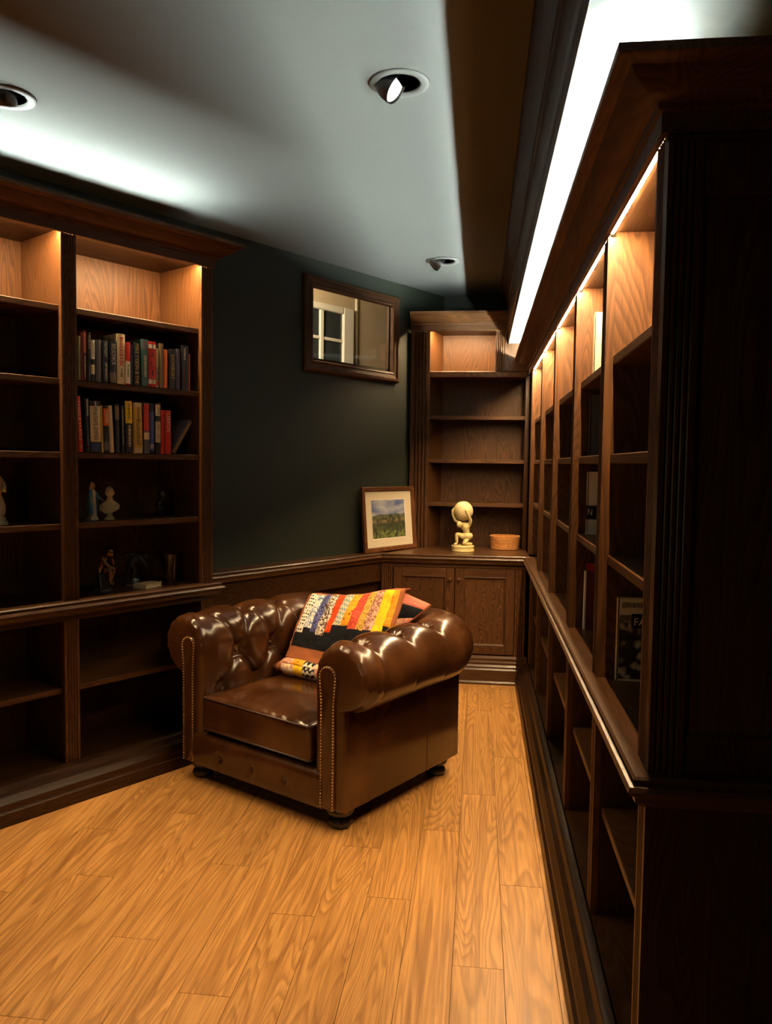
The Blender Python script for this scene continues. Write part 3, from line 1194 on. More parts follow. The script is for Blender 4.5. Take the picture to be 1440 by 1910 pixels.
# ------------------------------------------------------------------ the patchwork quilt on the chair
def pattern(name, kind, c0, c1, scale=60.0, c2=None, rough=0.85):
    """printed cotton: c0 ground, c1 figure"""
    m = NT(name)
    tc = m.n('ShaderNodeTexCoord')
    mp = m.n('ShaderNodeMapping')
    m.l(tc.outputs['Object'], mp.inputs['Vector'])
    if kind in ('dots', 'floral', 'scallop', 'leaf'):
        v = m.n('ShaderNodeTexVoronoi')
        v.inputs['Scale'].default_value = scale
        v.inputs['Randomness'].default_value = {'dots': 0.15, 'floral': 0.9, 'scallop': 0.3, 'leaf': 1.0}[kind]
        m.l(mp.outputs[0], v.inputs['Vector'])
        d = v.outputs['Distance']
        if kind == 'dots': f = m.ramp(d, [(0.34, (0, 0, 0)), (0.40, (1, 1, 1))])
        elif kind == 'floral': f = m.ramp(m.math('FRACT', m.math('MULTIPLY', d, 2.6)), [(0.48, (0, 0, 0)), (0.56, (1, 1, 1))])
        elif kind == 'scallop': f = m.ramp(m.math('FRACT', m.math('MULTIPLY', d, 3.4)), [(0.30, (0, 0, 0)), (0.36, (1, 1, 1)), (0.62, (1, 1, 1)), (0.68, (0, 0, 0))])
        else:
            n = m.n('ShaderNodeTexNoise')
            n.inputs['Scale'].default_value = scale * 0.7
            n.inputs['Detail'].default_value = 1.5
            n.inputs['Distortion'].default_value = 2.0
            m.l(mp.outputs[0], n.inputs['Vector'])
            f = m.ramp(n.outputs['Fac'], [(0.50, (0, 0, 0)), (0.54, (1, 1, 1))])
    elif kind == 'zigzag':
        sx = m.n('ShaderNodeSeparateXYZ')
        m.l(mp.outputs[0], sx.inputs[0])
        zz = m.math('PINGPONG', m.math('MULTIPLY', sx.outputs[0], scale), 0.5)
        f = m.ramp(m.math('FRACT', m.math('ADD', m.math('MULTIPLY', sx.outputs[2], scale * 1.0), zz)), [(0.48, (0, 0, 0)), (0.54, (1, 1, 1))])
    else:
        f = None
    if f is None:
        m.b.inputs['Base Color'].default_value = (*c0, 1)
    else:
        col_ = m.mix(f, c0, c1)
        if c2:
            v2 = m.n('ShaderNodeTexVoronoi')
            v2.inputs['Scale'].default_value = scale * 0.55
            m.l(mp.outputs[0], v2.inputs['Vector'])
            g = m.ramp(v2.outputs['Distance'], [(0.20, (1, 1, 1)), (0.26, (0, 0, 0))])
            col_ = m.mix(g, col_, c2)
        m.l(col_, m.b.inputs['Base Color'])
    m.b.inputs['Roughness'].default_value = rough
    m.b.inputs['Specular IOR Level'].default_value = 0.2
    n = m.n('ShaderNodeTexNoise')
    n.inputs['Scale'].default_value = 90
    m.l(tc.outputs['Object'], n.inputs['Vector'])
    m.bump(n.outputs['Fac'], 0.35, 0.003)
    return m.mat


TERRA = pattern('terracotta cotton', 'plain', (0.34, 0.115, 0.045), (0, 0, 0))
BLK = pattern('black cotton', 'plain', (0.006, 0.007, 0.010), (0, 0, 0))
QM = dict(
    hexa=pattern('white with black dots', 'dots', (0.03, 0.03, 0.035), (0.78, 0.75, 0.66), 75),
    blue=pattern('white with blue', 'leaf', (0.74, 0.74, 0.70), (0.14, 0.24, 0.42), 45),
    navy=pattern('navy floral', 'floral', (0.03, 0.035, 0.16), (0.16, 0.17, 0.36), 55),
    brown=pattern('white and brown floral', 'leaf', (0.10, 0.06, 0.05), (0.70, 0.66, 0.58), 70),
    orange=pattern('orange red', 'floral', (0.78, 0.085, 0.015), (0.62, 0.06, 0.012), 40),
    aqua=pattern('cream with thin zigzags', 'zigzag', (0.72, 0.66, 0.50), (0.25, 0.34, 0.34), 55),
    yel=pattern('yellow with red flowers', 'dots', (0.85, 0.42, 0.03), (0.80, 0.36, 0.02), 60, c2=(0.55, 0.06, 0.04)),
    coral=pattern('coral floral', 'floral', (0.72, 0.12, 0.07), (0.50, 0.05, 0.035), 50),
    scal=pattern('ochre scallops', 'scallop', (0.72, 0.42, 0.08), (0.25, 0.13, 0.03), 42),
    pink=pattern('pink and brown', 'leaf', (0.70, 0.38, 0.30), (0.30, 0.14, 0.10), 60),
    sun=pattern('bright yellow', 'leaf', (0.90, 0.60, 0.02), (0.85, 0.50, 0.02), 25),
    amber=pattern('amber floral', 'floral', (0.88, 0.36, 0.03), (0.82, 0.28, 0.02), 45),
    cream=pattern('cream with pink ovals', 'scallop', (0.74, 0.62, 0.42), (0.55, 0.22, 0.18), 40),
    chev=pattern('black and white chevrons', 'zigzag', (0.75, 0.70, 0.58), (0.02, 0.02, 0.02), 34),
    rose=pattern('rose floral', 'floral', (0.72, 0.40, 0.27), (0.58, 0.20, 0.16), 38),
    salm=pattern('salmon', 'plain', (0.70, 0.22, 0.17), (0, 0, 0)),
)
qt = empty('quilt', CO, CRZ)
tag(qt, 'multicoloured patchwork quilt with terracotta border folded on the armchair', 'quilt')
qTL, qTR, qBL, qBR = Vector((-.305, .655, .808)), Vector((.300, .665, .892)), Vector((-.285, .452, .512)), Vector((.300, .45, .505))


def Sq(a, b, off=0.0):
    p = (qTL * (1 - a) + qTR * a) * (1 - b) + (qBL * (1 - a) + qBR * a) * b
    nrm = Vector((.06, -.80, .57)).normalized()
    bulge = .030 * math.sin(PI * a) * math.sin(PI * min(1, b * 1.05)) + .010 * math.sin(3 * PI * a + 1.1) * math.sin(PI * b)
    p = p + nrm * (bulge + off)
    p.z += -.022 * math.sin(PI * min(1, a * 1.15)) * (1 - b) ** 2
    # rounded shoulder at the top: the cloth turns back over the fold
    e = max(0, .07 - b) / .07
    p.y += .030 * e * e
    p.z -= .016 * e * e
    ec = max(0, .10 - a) / .10
    p += -nrm * .03 * ec * ec
    q = Vector((a * 7, b * 5, .3))
    p += nrm * (.009 * noise.noise(q) + .005 * noise.noise(q * 2.7))
    return p


def panel(name, fn, a0, a1, b0, b1, mat, parent, na=12, nb=12, puff=.0035, base=.002, thick=0.0):
    P = []
    for i in range(na):
        for j in range(nb):
            ta, tb = i / (na - 1), j / (nb - 1)
            a, b = a0 + (a1 - a0) * ta, b0 + (b1 - b0) * tb
            ed = min(1, 5 * min(ta, 1 - ta)) * min(1, 9 * min(tb, 1 - tb))
            pk = .0011 * math.sin(b * 95 + a * 9) * min(1, 6 * min(ta, 1 - ta))
            P.append(fn(a, b, base + puff * ed ** .6 + pk))
    g = MB().grid(P, na, nb)
    if thick:
        nrm = Vector((.06, -.80, .57)).normalized()
        bk = [p - nrm * thick * (.35 + .65 * min(1, 8 * min(k // nb, na - 1 - k // nb) / (na - 1))) for k, p in enumerate(P)]
        o = len(g.v)
        g.grid(bk, na, nb)
        rim = [i * nb for i in range(na)] + [(na - 1) * nb + j for j in range(1, nb)] + [i * nb + nb - 1 for i in range(na - 2, -1, -1)] + [j for j in range(nb - 2, 0, -1)]
        for k in range(len(rim)):
            r, r2_ = rim[k], rim[(k + 1) % len(rim)]
            g.f.append((r, r2_, o + r2_, o + r))
            g.mi.append(0)
    return g.build(name, mat, parent, smooth=True, angle=60)


panel('border', Sq, 0, 1, 0, 1, TERRA, qt, 40, 40, puff=0, base=0, thick=.035)
STR = [('hexa', .075, .150, .66), ('blue', .150, .222, .585), ('navy', .222, .290, .625), ('brown', .290, .375, .665), ('orange', .375, .440, .610),
       ('aqua', .440, .525, .515), ('yel', .525, .610, .515), ('coral', .610, .700, .560), ('scal', .700, .758, .560), ('pink', .758, .838, .545),
       ('sun', .838, .918, .640), ('amber', .918, .972, .47)]
for k, a0, a1, b1 in STR:
    panel('patch', Sq, a0, a1, .055, b1, QM[k], qt, 9, 26)
    if k != 'hexa' and k != 'amber':
        panel('patch', Sq, a0, a1, b1, .845, BLK, qt, 9, 12, puff=.002)
panel('patch', Sq, .062, .150, .665, .845, BLK, qt, 9, 12, puff=.002)
panel('patch', Sq, .918, .965, .47, .845, BLK, qt, 7, 14, puff=.002)


def Sf(a, b, off=0.0):
    """the fold lying on the seat: b runs from its top down over its rounded front"""
    x = -.322 + .60 * a
    t = min(1, a / .16)
    h = .030 + .045 * t ** .8
    ph = PI * (.02 + .92 * b)
    y = .452 - .050 * math.sin(ph) * (.5 + .5 * t) - .01 * a
    z = .437 + h * .5 + h * .5 * math.cos(ph) + .004 * noise.noise(Vector((a * 9, b * 3, 7.7)))
    d = Vector((0, -math.sin(ph), math.cos(ph)))
    return Vector((x, y, z)) + d * (off + .003 * noise.noise(Vector((a * 14, b * 4, 2.2))))


panel('border', Sf, 0, 1, 0, 1, TERRA, qt, 40, 16, puff=0, base=0)
FP = [('cream', .13, .27), ('sun', .27, .37), ('chev', .37, .50), ('rose', .50, .72), ('coral', .72, .97)]
for k, a0, a1 in FP:
    panel('patch', Sf, a0, a1, .36, .93, QM[k], qt, 9, 10, puff=.005)
for k, a0, a1 in (('rose', .10, .24), ('yel', .24, .36), ('chev', .36, .47), ('cream', .47, .64), ('salm', .64, .97)):
    panel('patch', Sf, a0, a1, .06, .35, QM[k], qt, 9, 8, puff=.004)


def Sb(a, b, off=0.0):
    p0, p1, p2, p3 = Vector((.235, .690, .862)), Vector((.392, .745, .800)), Vector((.215, .600, .668)), Vector((.318, .655, .715))
    p = (p0 * (1 - a) + p1 * a) * (1 - b) + (p2 * (1 - a) + p3 * a) * b
    n = Vector((.35, -.72, .60)).normalized()
    return p + n * (off + .012 * math.sin(PI * a) * math.sin(PI * b) + .003 * noise.noise(Vector((a * 5, b * 5, 4))))


panel('border', Sb, 0, 1, 0, 1, TERRA, qt, 16, 16, puff=0, base=0, thick=.014)
panel('patch', Sb, .05, .97, .02, .30, QM['salm'], qt, 12, 8)
panel('patch', Sb, .05, .97, .30, .72, BLK, qt, 12, 8)
panel('patch', Sb, .05, .97, .72, .98, QM['rose'], qt, 12, 8)

# ------------------------------------------------------------------ small things on the far countertop
def head_mesh(k, c, mat, parent, tilt=(0, 0, 0), hair=0.0, name='head'):
    """a head with brow, eye hollows, nose, lips, chin and ears; faces local -y"""
    nu, nv = 34, 44
    P = []
    rot = Matrix.Rotation(tilt[2], 3, 'Z') @ Matrix.Rotation(tilt[0], 3, 'X') @ Matrix.Rotation(tilt[1], 3, 'Y')
    g = lambda a, b: math.exp(-(a / b) ** 2)
    for i in range(nu):
        th = PI * i / (nu - 1)
        for j in range(nv):
            a = 2 * PI * j / nv
            d = Vector((math.sin(th) * math.sin(a), -math.sin(th) * math.cos(a), -math.cos(th)))
            x, y, z = d.x * .0188, d.y * .0230, d.z * .0275
            if z < -.004: x *= 1 - .32 * min(1, (-.004 - z) / .024)
            if y > 0 and z < -.008: y *= 1 - .5 * min(1, (-.008 - z) / .020)
            if d.y < -.2:
                y -= .0070 * g(x, .0034) * g(z + .0055 - .0015, .0050) + .0032 * g(x, .0030) * g(z - .002, .006)
                y += .0036 * (g(x - .0078, .0040) + g(x + .0078, .0040)) * g(z - .0012, .0030)
                y -= .0018 * (g(x - .0078, .0022) + g(x + .0078, .0022)) * g(z - .0008, .0018)
                y -= .0020 * g(abs(x) - .007, .006) * g(z - .0065, .0022)
                y -= .0022 * g(x, .0062) * (g(z + .0125, .0014) + .9 * g(z + .0160, .0015)) - .0012 * g(x, .0066) * g(z + .0142, .0007)
                y -= .0030 * g(x, .0062) * g(z + .0225, .0038)
            x += math.copysign(.0038, x) * g(y - .003, .0040) * g(z + .002, .0062) if abs(d.x) > .6 else 0
            if hair and (z > .009 + .25 * y or (y > .006 and z > -.012)):
                x, y, z = [q * (1 + .07 + .035 * math.sin(9 * a) * math.sin(11 * th)) for q in (x, y, z)]
            P.append(rot @ Vector((x, y, z)) * k + Vector(c))
    return MB().grid(P, nu, nv, wrap=True).build(name, mat, parent, smooth=True)


IVORY = flat('ivory resin', (0.68, 0.58, 0.27), 0.45, var=0.10)
at = empty('statue', (-.104, 5.53, .852), 0)
tag(at, 'ivory statue of a kneeling man carrying a globe on his shoulders, on the far countertop', 'statue')
MB().lathe([(.070, 0), (.078, .002), (.079, .008), (.077, .012), (.077, .030), (.079, .034), (.077, .040), (.070, .042)], n=40).build('base', IVORY, at, smooth=True, angle=40)
skin('figure', dict(
    hip=(.030, .002, .104, .024), waist=(.027, -.004, .130, .0195), chest=(.018, -.010, .160, .024), collar=(.010, -.014, .180, .019), neck=(-.004, -.022, .188, .014),
    head=(-.020, -.034, .188, .0150),
    shL=(-.014, -.006, .185, .015), elL=(-.058, -.006, .216, .0105), wrL=(-.0735, -.010, .254, .0078), haL=(-.0745, -.016, .292, .0080),
    shR=(.044, -.014, .184, .016), elR=(.052, -.040, .220, .011), wrR=(.0345, -.061, .253, .0080), haR=(.017, -.0735, .293, .0082),
    hjL=(.012, -.008, .098, .022), knL=(-.046, -.034, .124, .0165), anL=(-.040, -.028, .058, .009), toL=(-.062, -.042, .047, .007),
    hjR=(.040, .000, .096, .023), knR=(.006, -.044, .056, .0165), anR=(.052, .002, .052, .010), toR=(.066, .010, .050, .008)),
    [('hip', 'waist'), ('waist', 'chest'), ('chest', 'collar'), ('collar', 'neck'), ('neck', 'head'), ('collar', 'shL'), ('shL', 'elL'), ('elL', 'wrL'), ('wrL', 'haL'),
     ('collar', 'shR'), ('shR', 'elR'), ('elR', 'wrR'), ('wrR', 'haR'), ('hip', 'hjL'), ('hjL', 'knL'), ('knL', 'anL'), ('anL', 'toL'), ('hip', 'hjR'), ('hjR', 'knR'), ('knR', 'anR'), ('anR', 'toR')],
    IVORY, at, root='hip')
for hx, hy, hz, sg in ((-.0725, -.014, .281, -1), (.021, -.069, .283, 1)):      # fingers spread on the globe
    for k in range(5):
        a = (k - 2) * .35
        c = Vector((hx, hy, hz))
        up_ = Vector((math.sin(a) * .8, 0, math.cos(a)))
        ctr = Vector((-.001, 0, .278))
        pts = []
        for t in (0, .009, .017, .023):
            q = c + up_ * t * (1 if k not in (0, 4) else .75)
            q = ctr + (q - ctr).normalized() * .0712
            pts.append(q)
        MB().tube(pts, [.0036, .0034, .0031, .0020], 6).build('finger', IVORY, at, smooth=True)
drp = []
for i in range(9):
    for k in range(36):
        t, a = i / 8, 2 * PI * k / 36
        r = .030 + .008 * math.sin(PI * t) + .0022 * math.sin(9 * a + 4 * t) * (.4 + t)
        drp.append((.028 + r * math.cos(a) * 1.02, -.004 + r * math.sin(a) * .95, .128 - .040 * t))
MB().grid(drp, 9, 36, wrap=True).build('drapery', IVORY, at, smooth=True)
head_mesh(.84, (-.022, -.036, .187), IVORY, at, tilt=(R(30), 0, R(-55)), hair=1.0)
GLB = NT('ivory globe with faint relief')
tc = GLB.n('ShaderNodeTexCoord')
nz = GLB.n('ShaderNodeTexNoise')
nz.inputs['Scale'].default_value = 22
nz.inputs['Detail'].default_value = 6
GLB.l(tc.outputs['Object'], nz.inputs['Vector'])
GLB.l(GLB.ramp(nz.outputs['Fac'], [(.44, (.68, .57, .33)), (.5, (.52, .42, .21)), (.56, (.66, .55, .31))]), GLB.b.inputs['Base Color'])
GLB.b.inputs['Roughness'].default_value = .5
GLB.bump(nz.outputs['Fac'], .5, .004)
MB().lathe([(.0682 * math.sin(PI * k / 32), -.0682 * math.cos(PI * k / 32)) for k in range(33)], n=48).build('globe', GLB.mat, at, smooth=True).location = (-.001, 0, .278)

BOWLW = wood('pale maple bowl', (0.60, 0.30, 0.11), (0.52, 0.24, 0.08), (0.34, 0.13, 0.035), 'x', rough=.35, across=14, along=4, rings=9, ringk=.6)
bw = empty('bowl', (.190, 5.735, .852))
tag(bw, 'straight sided pale wooden bowl beside the ivory statue', 'bowl')
MB().lathe([(0, 0), (.092, 0), (.100, .004), (.108, .090), (.1085, .096), (.105, .098), (.101, .095), (.094, .016), (0, .012)], n=56).build('body', BOWLW, bw, smooth=True, angle=35)

# framed landscape leaning on the ledge
pf = empty('picture', L(0, -3.468, .853), RZL)
pf.rotation_euler = (R(-5), 0, RZL)
tag(pf, 'framed landscape picture in cream mount leaning on the ledge by the far bookcase', 'picture')
PU0, PU1, PZ = 3.955, 4.515, .440
PFW = wood('walnut picture frame', (0.14, 0.055, 0.02), (0.105, 0.04, 0.014), (0.05, 0.018, 0.006), 'x', rough=.4)
PFV = wood('walnut picture frame upright', (0.14, 0.055, 0.02), (0.105, 0.04, 0.014), (0.05, 0.018, 0.006), 'z', rough=.4)
frame_ring('frame', PU0, PU1, 0, PZ, [(0, 0), (0, -.016), (.004, -.020), (.026, -.018), (.032, -.010), (.032, 0)], PFW, PFV, pf)
MATB = flat('cream mount board', (0.66, 0.60, 0.46), .9)
MB().box(PU0 + .026, PU1 - .026, -.006, -.003, .026, PZ - .026).build('mount', MATB, pf)
LSC = NT('landscape print')
tc = LSC.n('ShaderNodeTexCoord')
sx = LSC.n('ShaderNodeSeparateXYZ')
LSC.l(tc.outputs['Object'], sx.inputs[0])
n1 = LSC.n('ShaderNodeTexNoise')
n1.inputs['Scale'].default_value = 9
n1.inputs['Detail'].default_value = 5
mp_ = LSC.n('ShaderNodeMapping')
mp_.inputs['Scale'].default_value = (.6, 1, 1.7)
LSC.l(tc.outputs['Object'], mp_.inputs['Vector'])
LSC.l(mp_.outputs[0], n1.inputs['Vector'])
n2 = LSC.n('ShaderNodeTexNoise')
n2.inputs['Scale'].default_value = 40
n2.inputs['Detail'].default_value = 5
LSC.l(tc.outputs['Object'], n2.inputs['Vector'])
zz = LSC.math('DIVIDE', LSC.math('SUBTRACT', sx.outputs[2], .09), .255)
hz_ = LSC.math('ADD', zz, LSC.math('MULTIPLY', LSC.math('SUBTRACT', n1.outputs['Fac'], .5), .16))
land = LSC.ramp(hz_, [(0.0, (.13, .17, .05)), (.14, (.20, .24, .07)), (.22, (.06, .08, .03)), (.38, (.05, .06, .025)), (.46, (.25, .19, .09)), (.52, (.10, .11, .05)), (.62, (.13, .15, .10))])
land = LSC.mix(LSC.ramp(n2.outputs['Fac'], [(.42, (0, 0, 0)), (.62, (1, 1, 1))]), land, (.025, .035, .015))
sky = LSC.mix(LSC.ramp(n1.outputs['Fac'], [(.42, (0, 0, 0)), (.66, (1, 1, 1))]), (.08, .13, .33), (.42, .45, .52))
LSC.l(LSC.mix(LSC.ramp(hz_, [(.625, (0, 0, 0)), (.645, (1, 1, 1))]), land, sky), LSC.b.inputs['Base Color'])
LSC.b.inputs['Roughness'].default_value = .7
MB().box(4.052, 4.405, -.0075, -.006, .090, .350).build('print', LSC.mat, pf)
frame_ring('mount_bevel', 4.046, 4.411, .084, .356, [(0, -.0062), (0, -.0085), (.006, -.0075), (.006, -.0062)], WHITE, WHITE, pf)
MB().add([(PU0 + .03, -.012, .03), (PU1 - .03, -.012, .03), (PU1 - .03, -.012, PZ - .03), (PU0 + .03, -.012, PZ - .03)], [(0, 1, 2, 3)]).build('pane', GLASS, pf)

# ------------------------------------------------------------------ books on the left bookcase
PAGE = flat('book pages', (0.62, 0.55, 0.40), .9, var=.08)
_cov = {}


def cover(c):
    if c not in _cov:
        _cov[c] = flat('book cover %d' % len(_cov), c, .38)
    return _cov[c]


COLS = dict(k=(.012, .012, .015), w=(.72, .68, .58), r=(.52, .035, .025), dr=(.16, .018, .018), or_=(.72, .16, .03), gold=(.62, .40, .08), teal=(.045, .13, .12), ol=(.11, .13, .05),
            navy=(.02, .03, .09), grey=(.10, .10, .115), cream=(.70, .60, .38), yel=(.80, .55, .04), brn=(.15, .11, .06), pur=(.05, .04, .07), blue=(.04, .08, .26), pink=(.48, .13, .12), mar=(.11, .02, .03), white=(.8, .78, .72), pale=(.30, .34, .25))


def book(parent_loc, rz, w, h, d, c, label, bands=(), texts=(), tilt=0.0, group=None):
    """thing origin: middle of the spine's foot; spine faces local -y.
    bands: (z0 share, z1 share, colour); texts: (words, centre share, height share, width share, colour, upright)"""
    cm = cover(COLS[c])
    t = .0022
    g = MB()
    g.box(-w / 2, -w / 2 + t, 0, d, 0, h)
    g.box(w / 2 - t, w / 2, 0, d, 0, h)
    # gently rounded spine
    n = 6
    sp = [(-w / 2 + w * k / n, -.0035 * math.sin(PI * k / n) if w > .015 else 0) for k in range(n + 1)]
    g.prism(sp + [(w / 2, .003), (-w / 2, .003)], 0, h)
    o = g.build('book', cm)
    tag(o, label, 'book', group)
    o.location = parent_loc
    o.rotation_euler = (0, tilt, rz)
    MB().box(-w / 2 + t, w / 2 - t, .003, d - .004, .003, h - .003).build('pages', PAGE, o)
    e = .0012
    for z0, z1, bc in bands:
        q = [(x, y - .0005) for x, y in sp]
        MB().prism(q + [(w / 2, .0), (-w / 2, .0)], h * z0 + e, h * z1 - e).build('spine_band', cover(COLS[bc]), o)
    for words, zc_, hs, ws_, tc_, upright in texts:
        loc = (0, -.0046 if w > .015 else -.0012, h * zc_)
        if words.startswith('~'):
            scribble('lettering', int(words[1:]), h * hs, w * ws_, cover(COLS[tc_]), o, loc, (R(90), 0 if upright else R(90), 0), seed=int(zc_ * 1000) + len(words))
        elif upright: lettering('lettering', words, w * ws_, h * hs, cover(COLS[tc_]), o, loc, (R(90), 0, 0))
        else: lettering('lettering', words, h * hs, w * ws_, cover(COLS[tc_]), o, loc, (R(90), R(90), 0))
    return o


VB = -3.1890
ROW1 = [
    ((1.8092, 1.8253, 1.985), 'ol', 'olive green book, first at the left of the upper row', [], []),
    ((1.826, 1.8376, 2.002), 'dr', 'thin dark red book beside the olive green book', [], []),
    ((1.8386, 1.8522, 2.011), 'mar', 'maroon book with red upper spine and pale lower lettering', [(.55, .97, 'pink')], [('~16', .28, .44, .45, 'w', 0)]),
    ((1.8558, 1.8733, 2.005), 'k', 'black book with white capital letters near its top, upper row', [], [('COACH K', .80, .28, .62, 'w', 0), ('~8', .2, .2, .35, 'grey', 0)]),
    ((1.8735, 1.8925, 1.979), 'k', 'black book with white upper panel and pale lower panel', [(.52, .985, 'w'), (.16, .40, 'cream')], [('~9', .75, .34, .4, 'grey', 0)]),
    ((1.8958, 1.9233, 1.980), 'grey', 'dark charcoal book with faint lettering, upper row', [], [('~14', .62, .5, .26, 'brn', 0)]),
    ((1.9281, 1.9565, 1.983), 'k', 'black book with two lines of small white lettering, upper row', [], [('THE DYNASTY', .78, .36, .5, 'w', 0), ('JEFF BENEDICT', .25, .42, .5, 'w', 0)]),
    ((1.9638, 1.9991, 1.983), 'k', 'black book with bold white lettering and pale foot', [(.02, .26, 'brn')], [('BELICHICK', .68, .5, .58, 'w', 0)]),
    ((2.0003, 2.0412, 2.020), 'cream', 'tallest cream book with red lettering, middle of the upper row', [], [('~11', .64, .58, .55, 'r', 0), ('~6', .22, .18, .3, 'k', 0)]),
    ((2.0414, 2.0681, 1.987), 'r', 'red book with white lower half beside the tall cream book', [(.02, .56, 'w')], [('~6', .32, .3, .4, 'k', 0)]),
    ((2.068, 2.0815, 1.979), 'navy', 'thin navy book right of the red and white book', [], [('~14', .42, .6, .45, 'grey', 0)]),
    ((2.0852, 2.1155, 1.992), 'k', 'black book with long gold lettering down its spine', [], [('MIKE TYSON & THE', .5, .92, .66, 'gold', 0)]),
    ((2.1261, 2.1606, 2.011), 'teal', 'teal green book with pale emblem at its top', [(.76, .97, 'grey')], [('~12', .42, .46, .36, 'w', 0)]),
    ((2.1617, 2.2027, 2.006), 'r', 'red book with big black upright letters and pale labels', [(.84, .94, 'w'), (.06, .17, 'w')], [('A', .70, .13, .5, 'k', 1), ('L', .50, .13, .42, 'k', 1), ('I', .31, .13, .16, 'k', 1), ('~5', .89, .035, .6, 'k', 1), ('~5', .115, .035, .6, 'k', 1)]),
    ((2.2031, 2.2179, 1.978), 'cream', 'thin cream book right of the red book with big letters', [(.04, .16, 'r')], [('~7', .34, .36, .7, 'k', 0)]),
    ((2.2213, 2.2445, 2.003), 'brn', 'plain olive brown book beside the orange book', [], []),
    ((2.2449, 2.2666, 1.978), 'or_', 'plain orange book in the upper row', [], []),
    ((2.2739, 2.3118, 1.984), 'k', 'wide black book with gold lettering, right part of upper row', [], [('SHOWBOAT', .56, .62, .55, 'gold', 0)]),
    ((2.3141, 2.3376, 1.989), 'pur', 'dark purple book right of the black and gold book', [], [('~10', .6, .5, .3, 'grey', 0)]),
    ((2.3463, 2.3765, 2.010), 'k', 'dark book with short white lettering at the top, upper row right', [], [('~9', .80, .28, .4, 'w', 0)]),
    ((2.3771, 2.3859, 2.010), 'grey', 'very thin grey book near the right end of the upper row', [], []),
    ((2.3864, 2.3969, 1.972), 'pink', 'thin dull pink book, last at the right of the upper row', [], []),
]
ROW2 = [
    ((1.8105, 1.8350, 1.719), 'r', 'leaning red book with white lettering, first in the lower row', [], [('CHARLIE HUSTLE', .56, .70, .58, 'w', 0), ('O', .10, .07, .5, 'w', 1)], -.055),
    ((1.8455, 1.8664, 1.713), 'k', 'black book with white lettering at top and foot, lower row left', [], [('~10', .82, .32, .5, 'w', 0), ('~8', .22, .22, .5, 'grey', 0)], -.02),
    ((1.8693, 1.9205, 1.703), 'k', 'wide cream book with black lettering, black top and navy foot', [(.20, .905, 'cream'), (.02, .19, 'navy')], [('PINSTRIPE EMPIRE', .555, .64, .42, 'k', 0), ('~6', .94, .035, .6, 'w', 1)], -.02),
    ((1.9212, 1.9332, 1.686), 'gold', 'thin gold book beside the wide cream book', [], [], -.03),
    ((1.9336, 1.9627, 1.681), 'k', 'book with orange upper spine and dark picture below', [(.58, .97, 'or_'), (.05, .25, 'grey')], [('~6', .78, .28, .5, 'w', 0)], -.02),
    ((1.9634, 1.9844, 1.688), 'cream', 'plain cream book with a small mark at its foot, lower row', [], [('~1', .07, .03, .3, 'k', 1)], -.05),
    ((1.9905, 2.0132, 1.696), 'k', 'black book with brown upper spine, lower row', [(.68, .96, 'brn')], [('~7', .45, .2, .3, 'grey', 0)], -.02),
    ((2.0216, 2.0380, 1.691), 'k', 'thin black book with one narrow line of white lettering', [], [('~20', .55, .75, .32, 'w', 0)], -.02),
    ((2.0427, 2.0795, 1.718), 'k', 'tall book with bright yellow upper half and black lower half', [(.56, .985, 'yel')], [('~8', .78, .32, .35, 'brn', 0), ('~12', .32, .42, .4, 'cream', 0)], -.02),
    ((2.0801, 2.0868, 1.702), 'gold', 'very thin gold book between the yellow topped book and the cream basketball book', [], [], 0),
    ((2.0876, 2.1304, 1.710), 'cream', 'wide cream and gold book about basketball in the lower row', [(.10, .92, 'gold')], [('Basketball', .42, .50, .55, 'k', 0), ('~8', .78, .24, .3, 'brn', 0)], -.02),
    ((2.1377, 2.1680, 1.713), 'grey', 'book with red upper spine, pale label and grey foot', [(.44, .985, 'r'), (.27, .42, 'cream')], [('~12', .72, .5, .42, 'pink', 0)], -.01),
    ((2.1693, 2.1934, 1.711), 'k', 'blue book with black top and pale square near its foot', [(.05, .84, 'blue'), (.09, .20, 'w')], [], -.01),
    ((2.1982, 2.2269, 1.717), 'k', 'black book with tall cream block lettering in the lower row', [(.74, .965, 'cream'), (.22, .64, 'cream')], [('DRIVE', .85, .18, .6, 'k', 0), ('LARRY BIRD', .43, .38, .6, 'k', 0)], 0),
    ((2.2282, 2.2490, 1.685), 'r', 'narrower red book left of the matching wide red book', [], [('~11', .6, .6, .35, 'dr', 0)], 0),
    ((2.2505, 2.2855, 1.685), 'r', 'wide red book with white capitals, right of the narrower red book', [], [('LEBRON', .72, .42, .55, 'w', 0)], 0),
]
SB = VB / -3.235
for (u0, u1, zt), c, lab, bands, texts in ROW1:
    u0, u1, zt = u0 * SB, u1 * SB, 1.45 + (zt - 1.45) * SB
    zs = 1.788
    book(L((u0 + u1) / 2, VB, zs), RZL, u1 - u0 - .0008, zt - zs - .004, .15, c, lab, bands, texts, 0, 'books on the second shelf')
for (u0, u1, zt), c, lab, bands, texts, tl in ROW2:
    u0, u1, zt = u0 * SB, u1 * SB, 1.45 + (zt - 1.45) * SB
    zs = 1.482
    b = book(L((u0 + u1) / 2, VB, zs), RZL, u1 - u0 - .0012, zt - zs + .004, .15, c, lab, bands, texts, tl, 'books on the third shelf')
    if tl:
        b.location.z += abs(math.sin(tl)) * (u1 - u0) / 2 + .0005
# one slumped grey book
b = book(L(2.272, VB - .01, 1.4825), RZL, .020, .185, .135, 'grey', 'grey book slumped at an angle, last in the lower row', [(.0, 1.0, 'brn')], [('~10', .5, .8, .4, 'gold', 0)], R(33), 'books on the third shelf')
b.location.z += math.sin(R(33)) * .010 + .0005

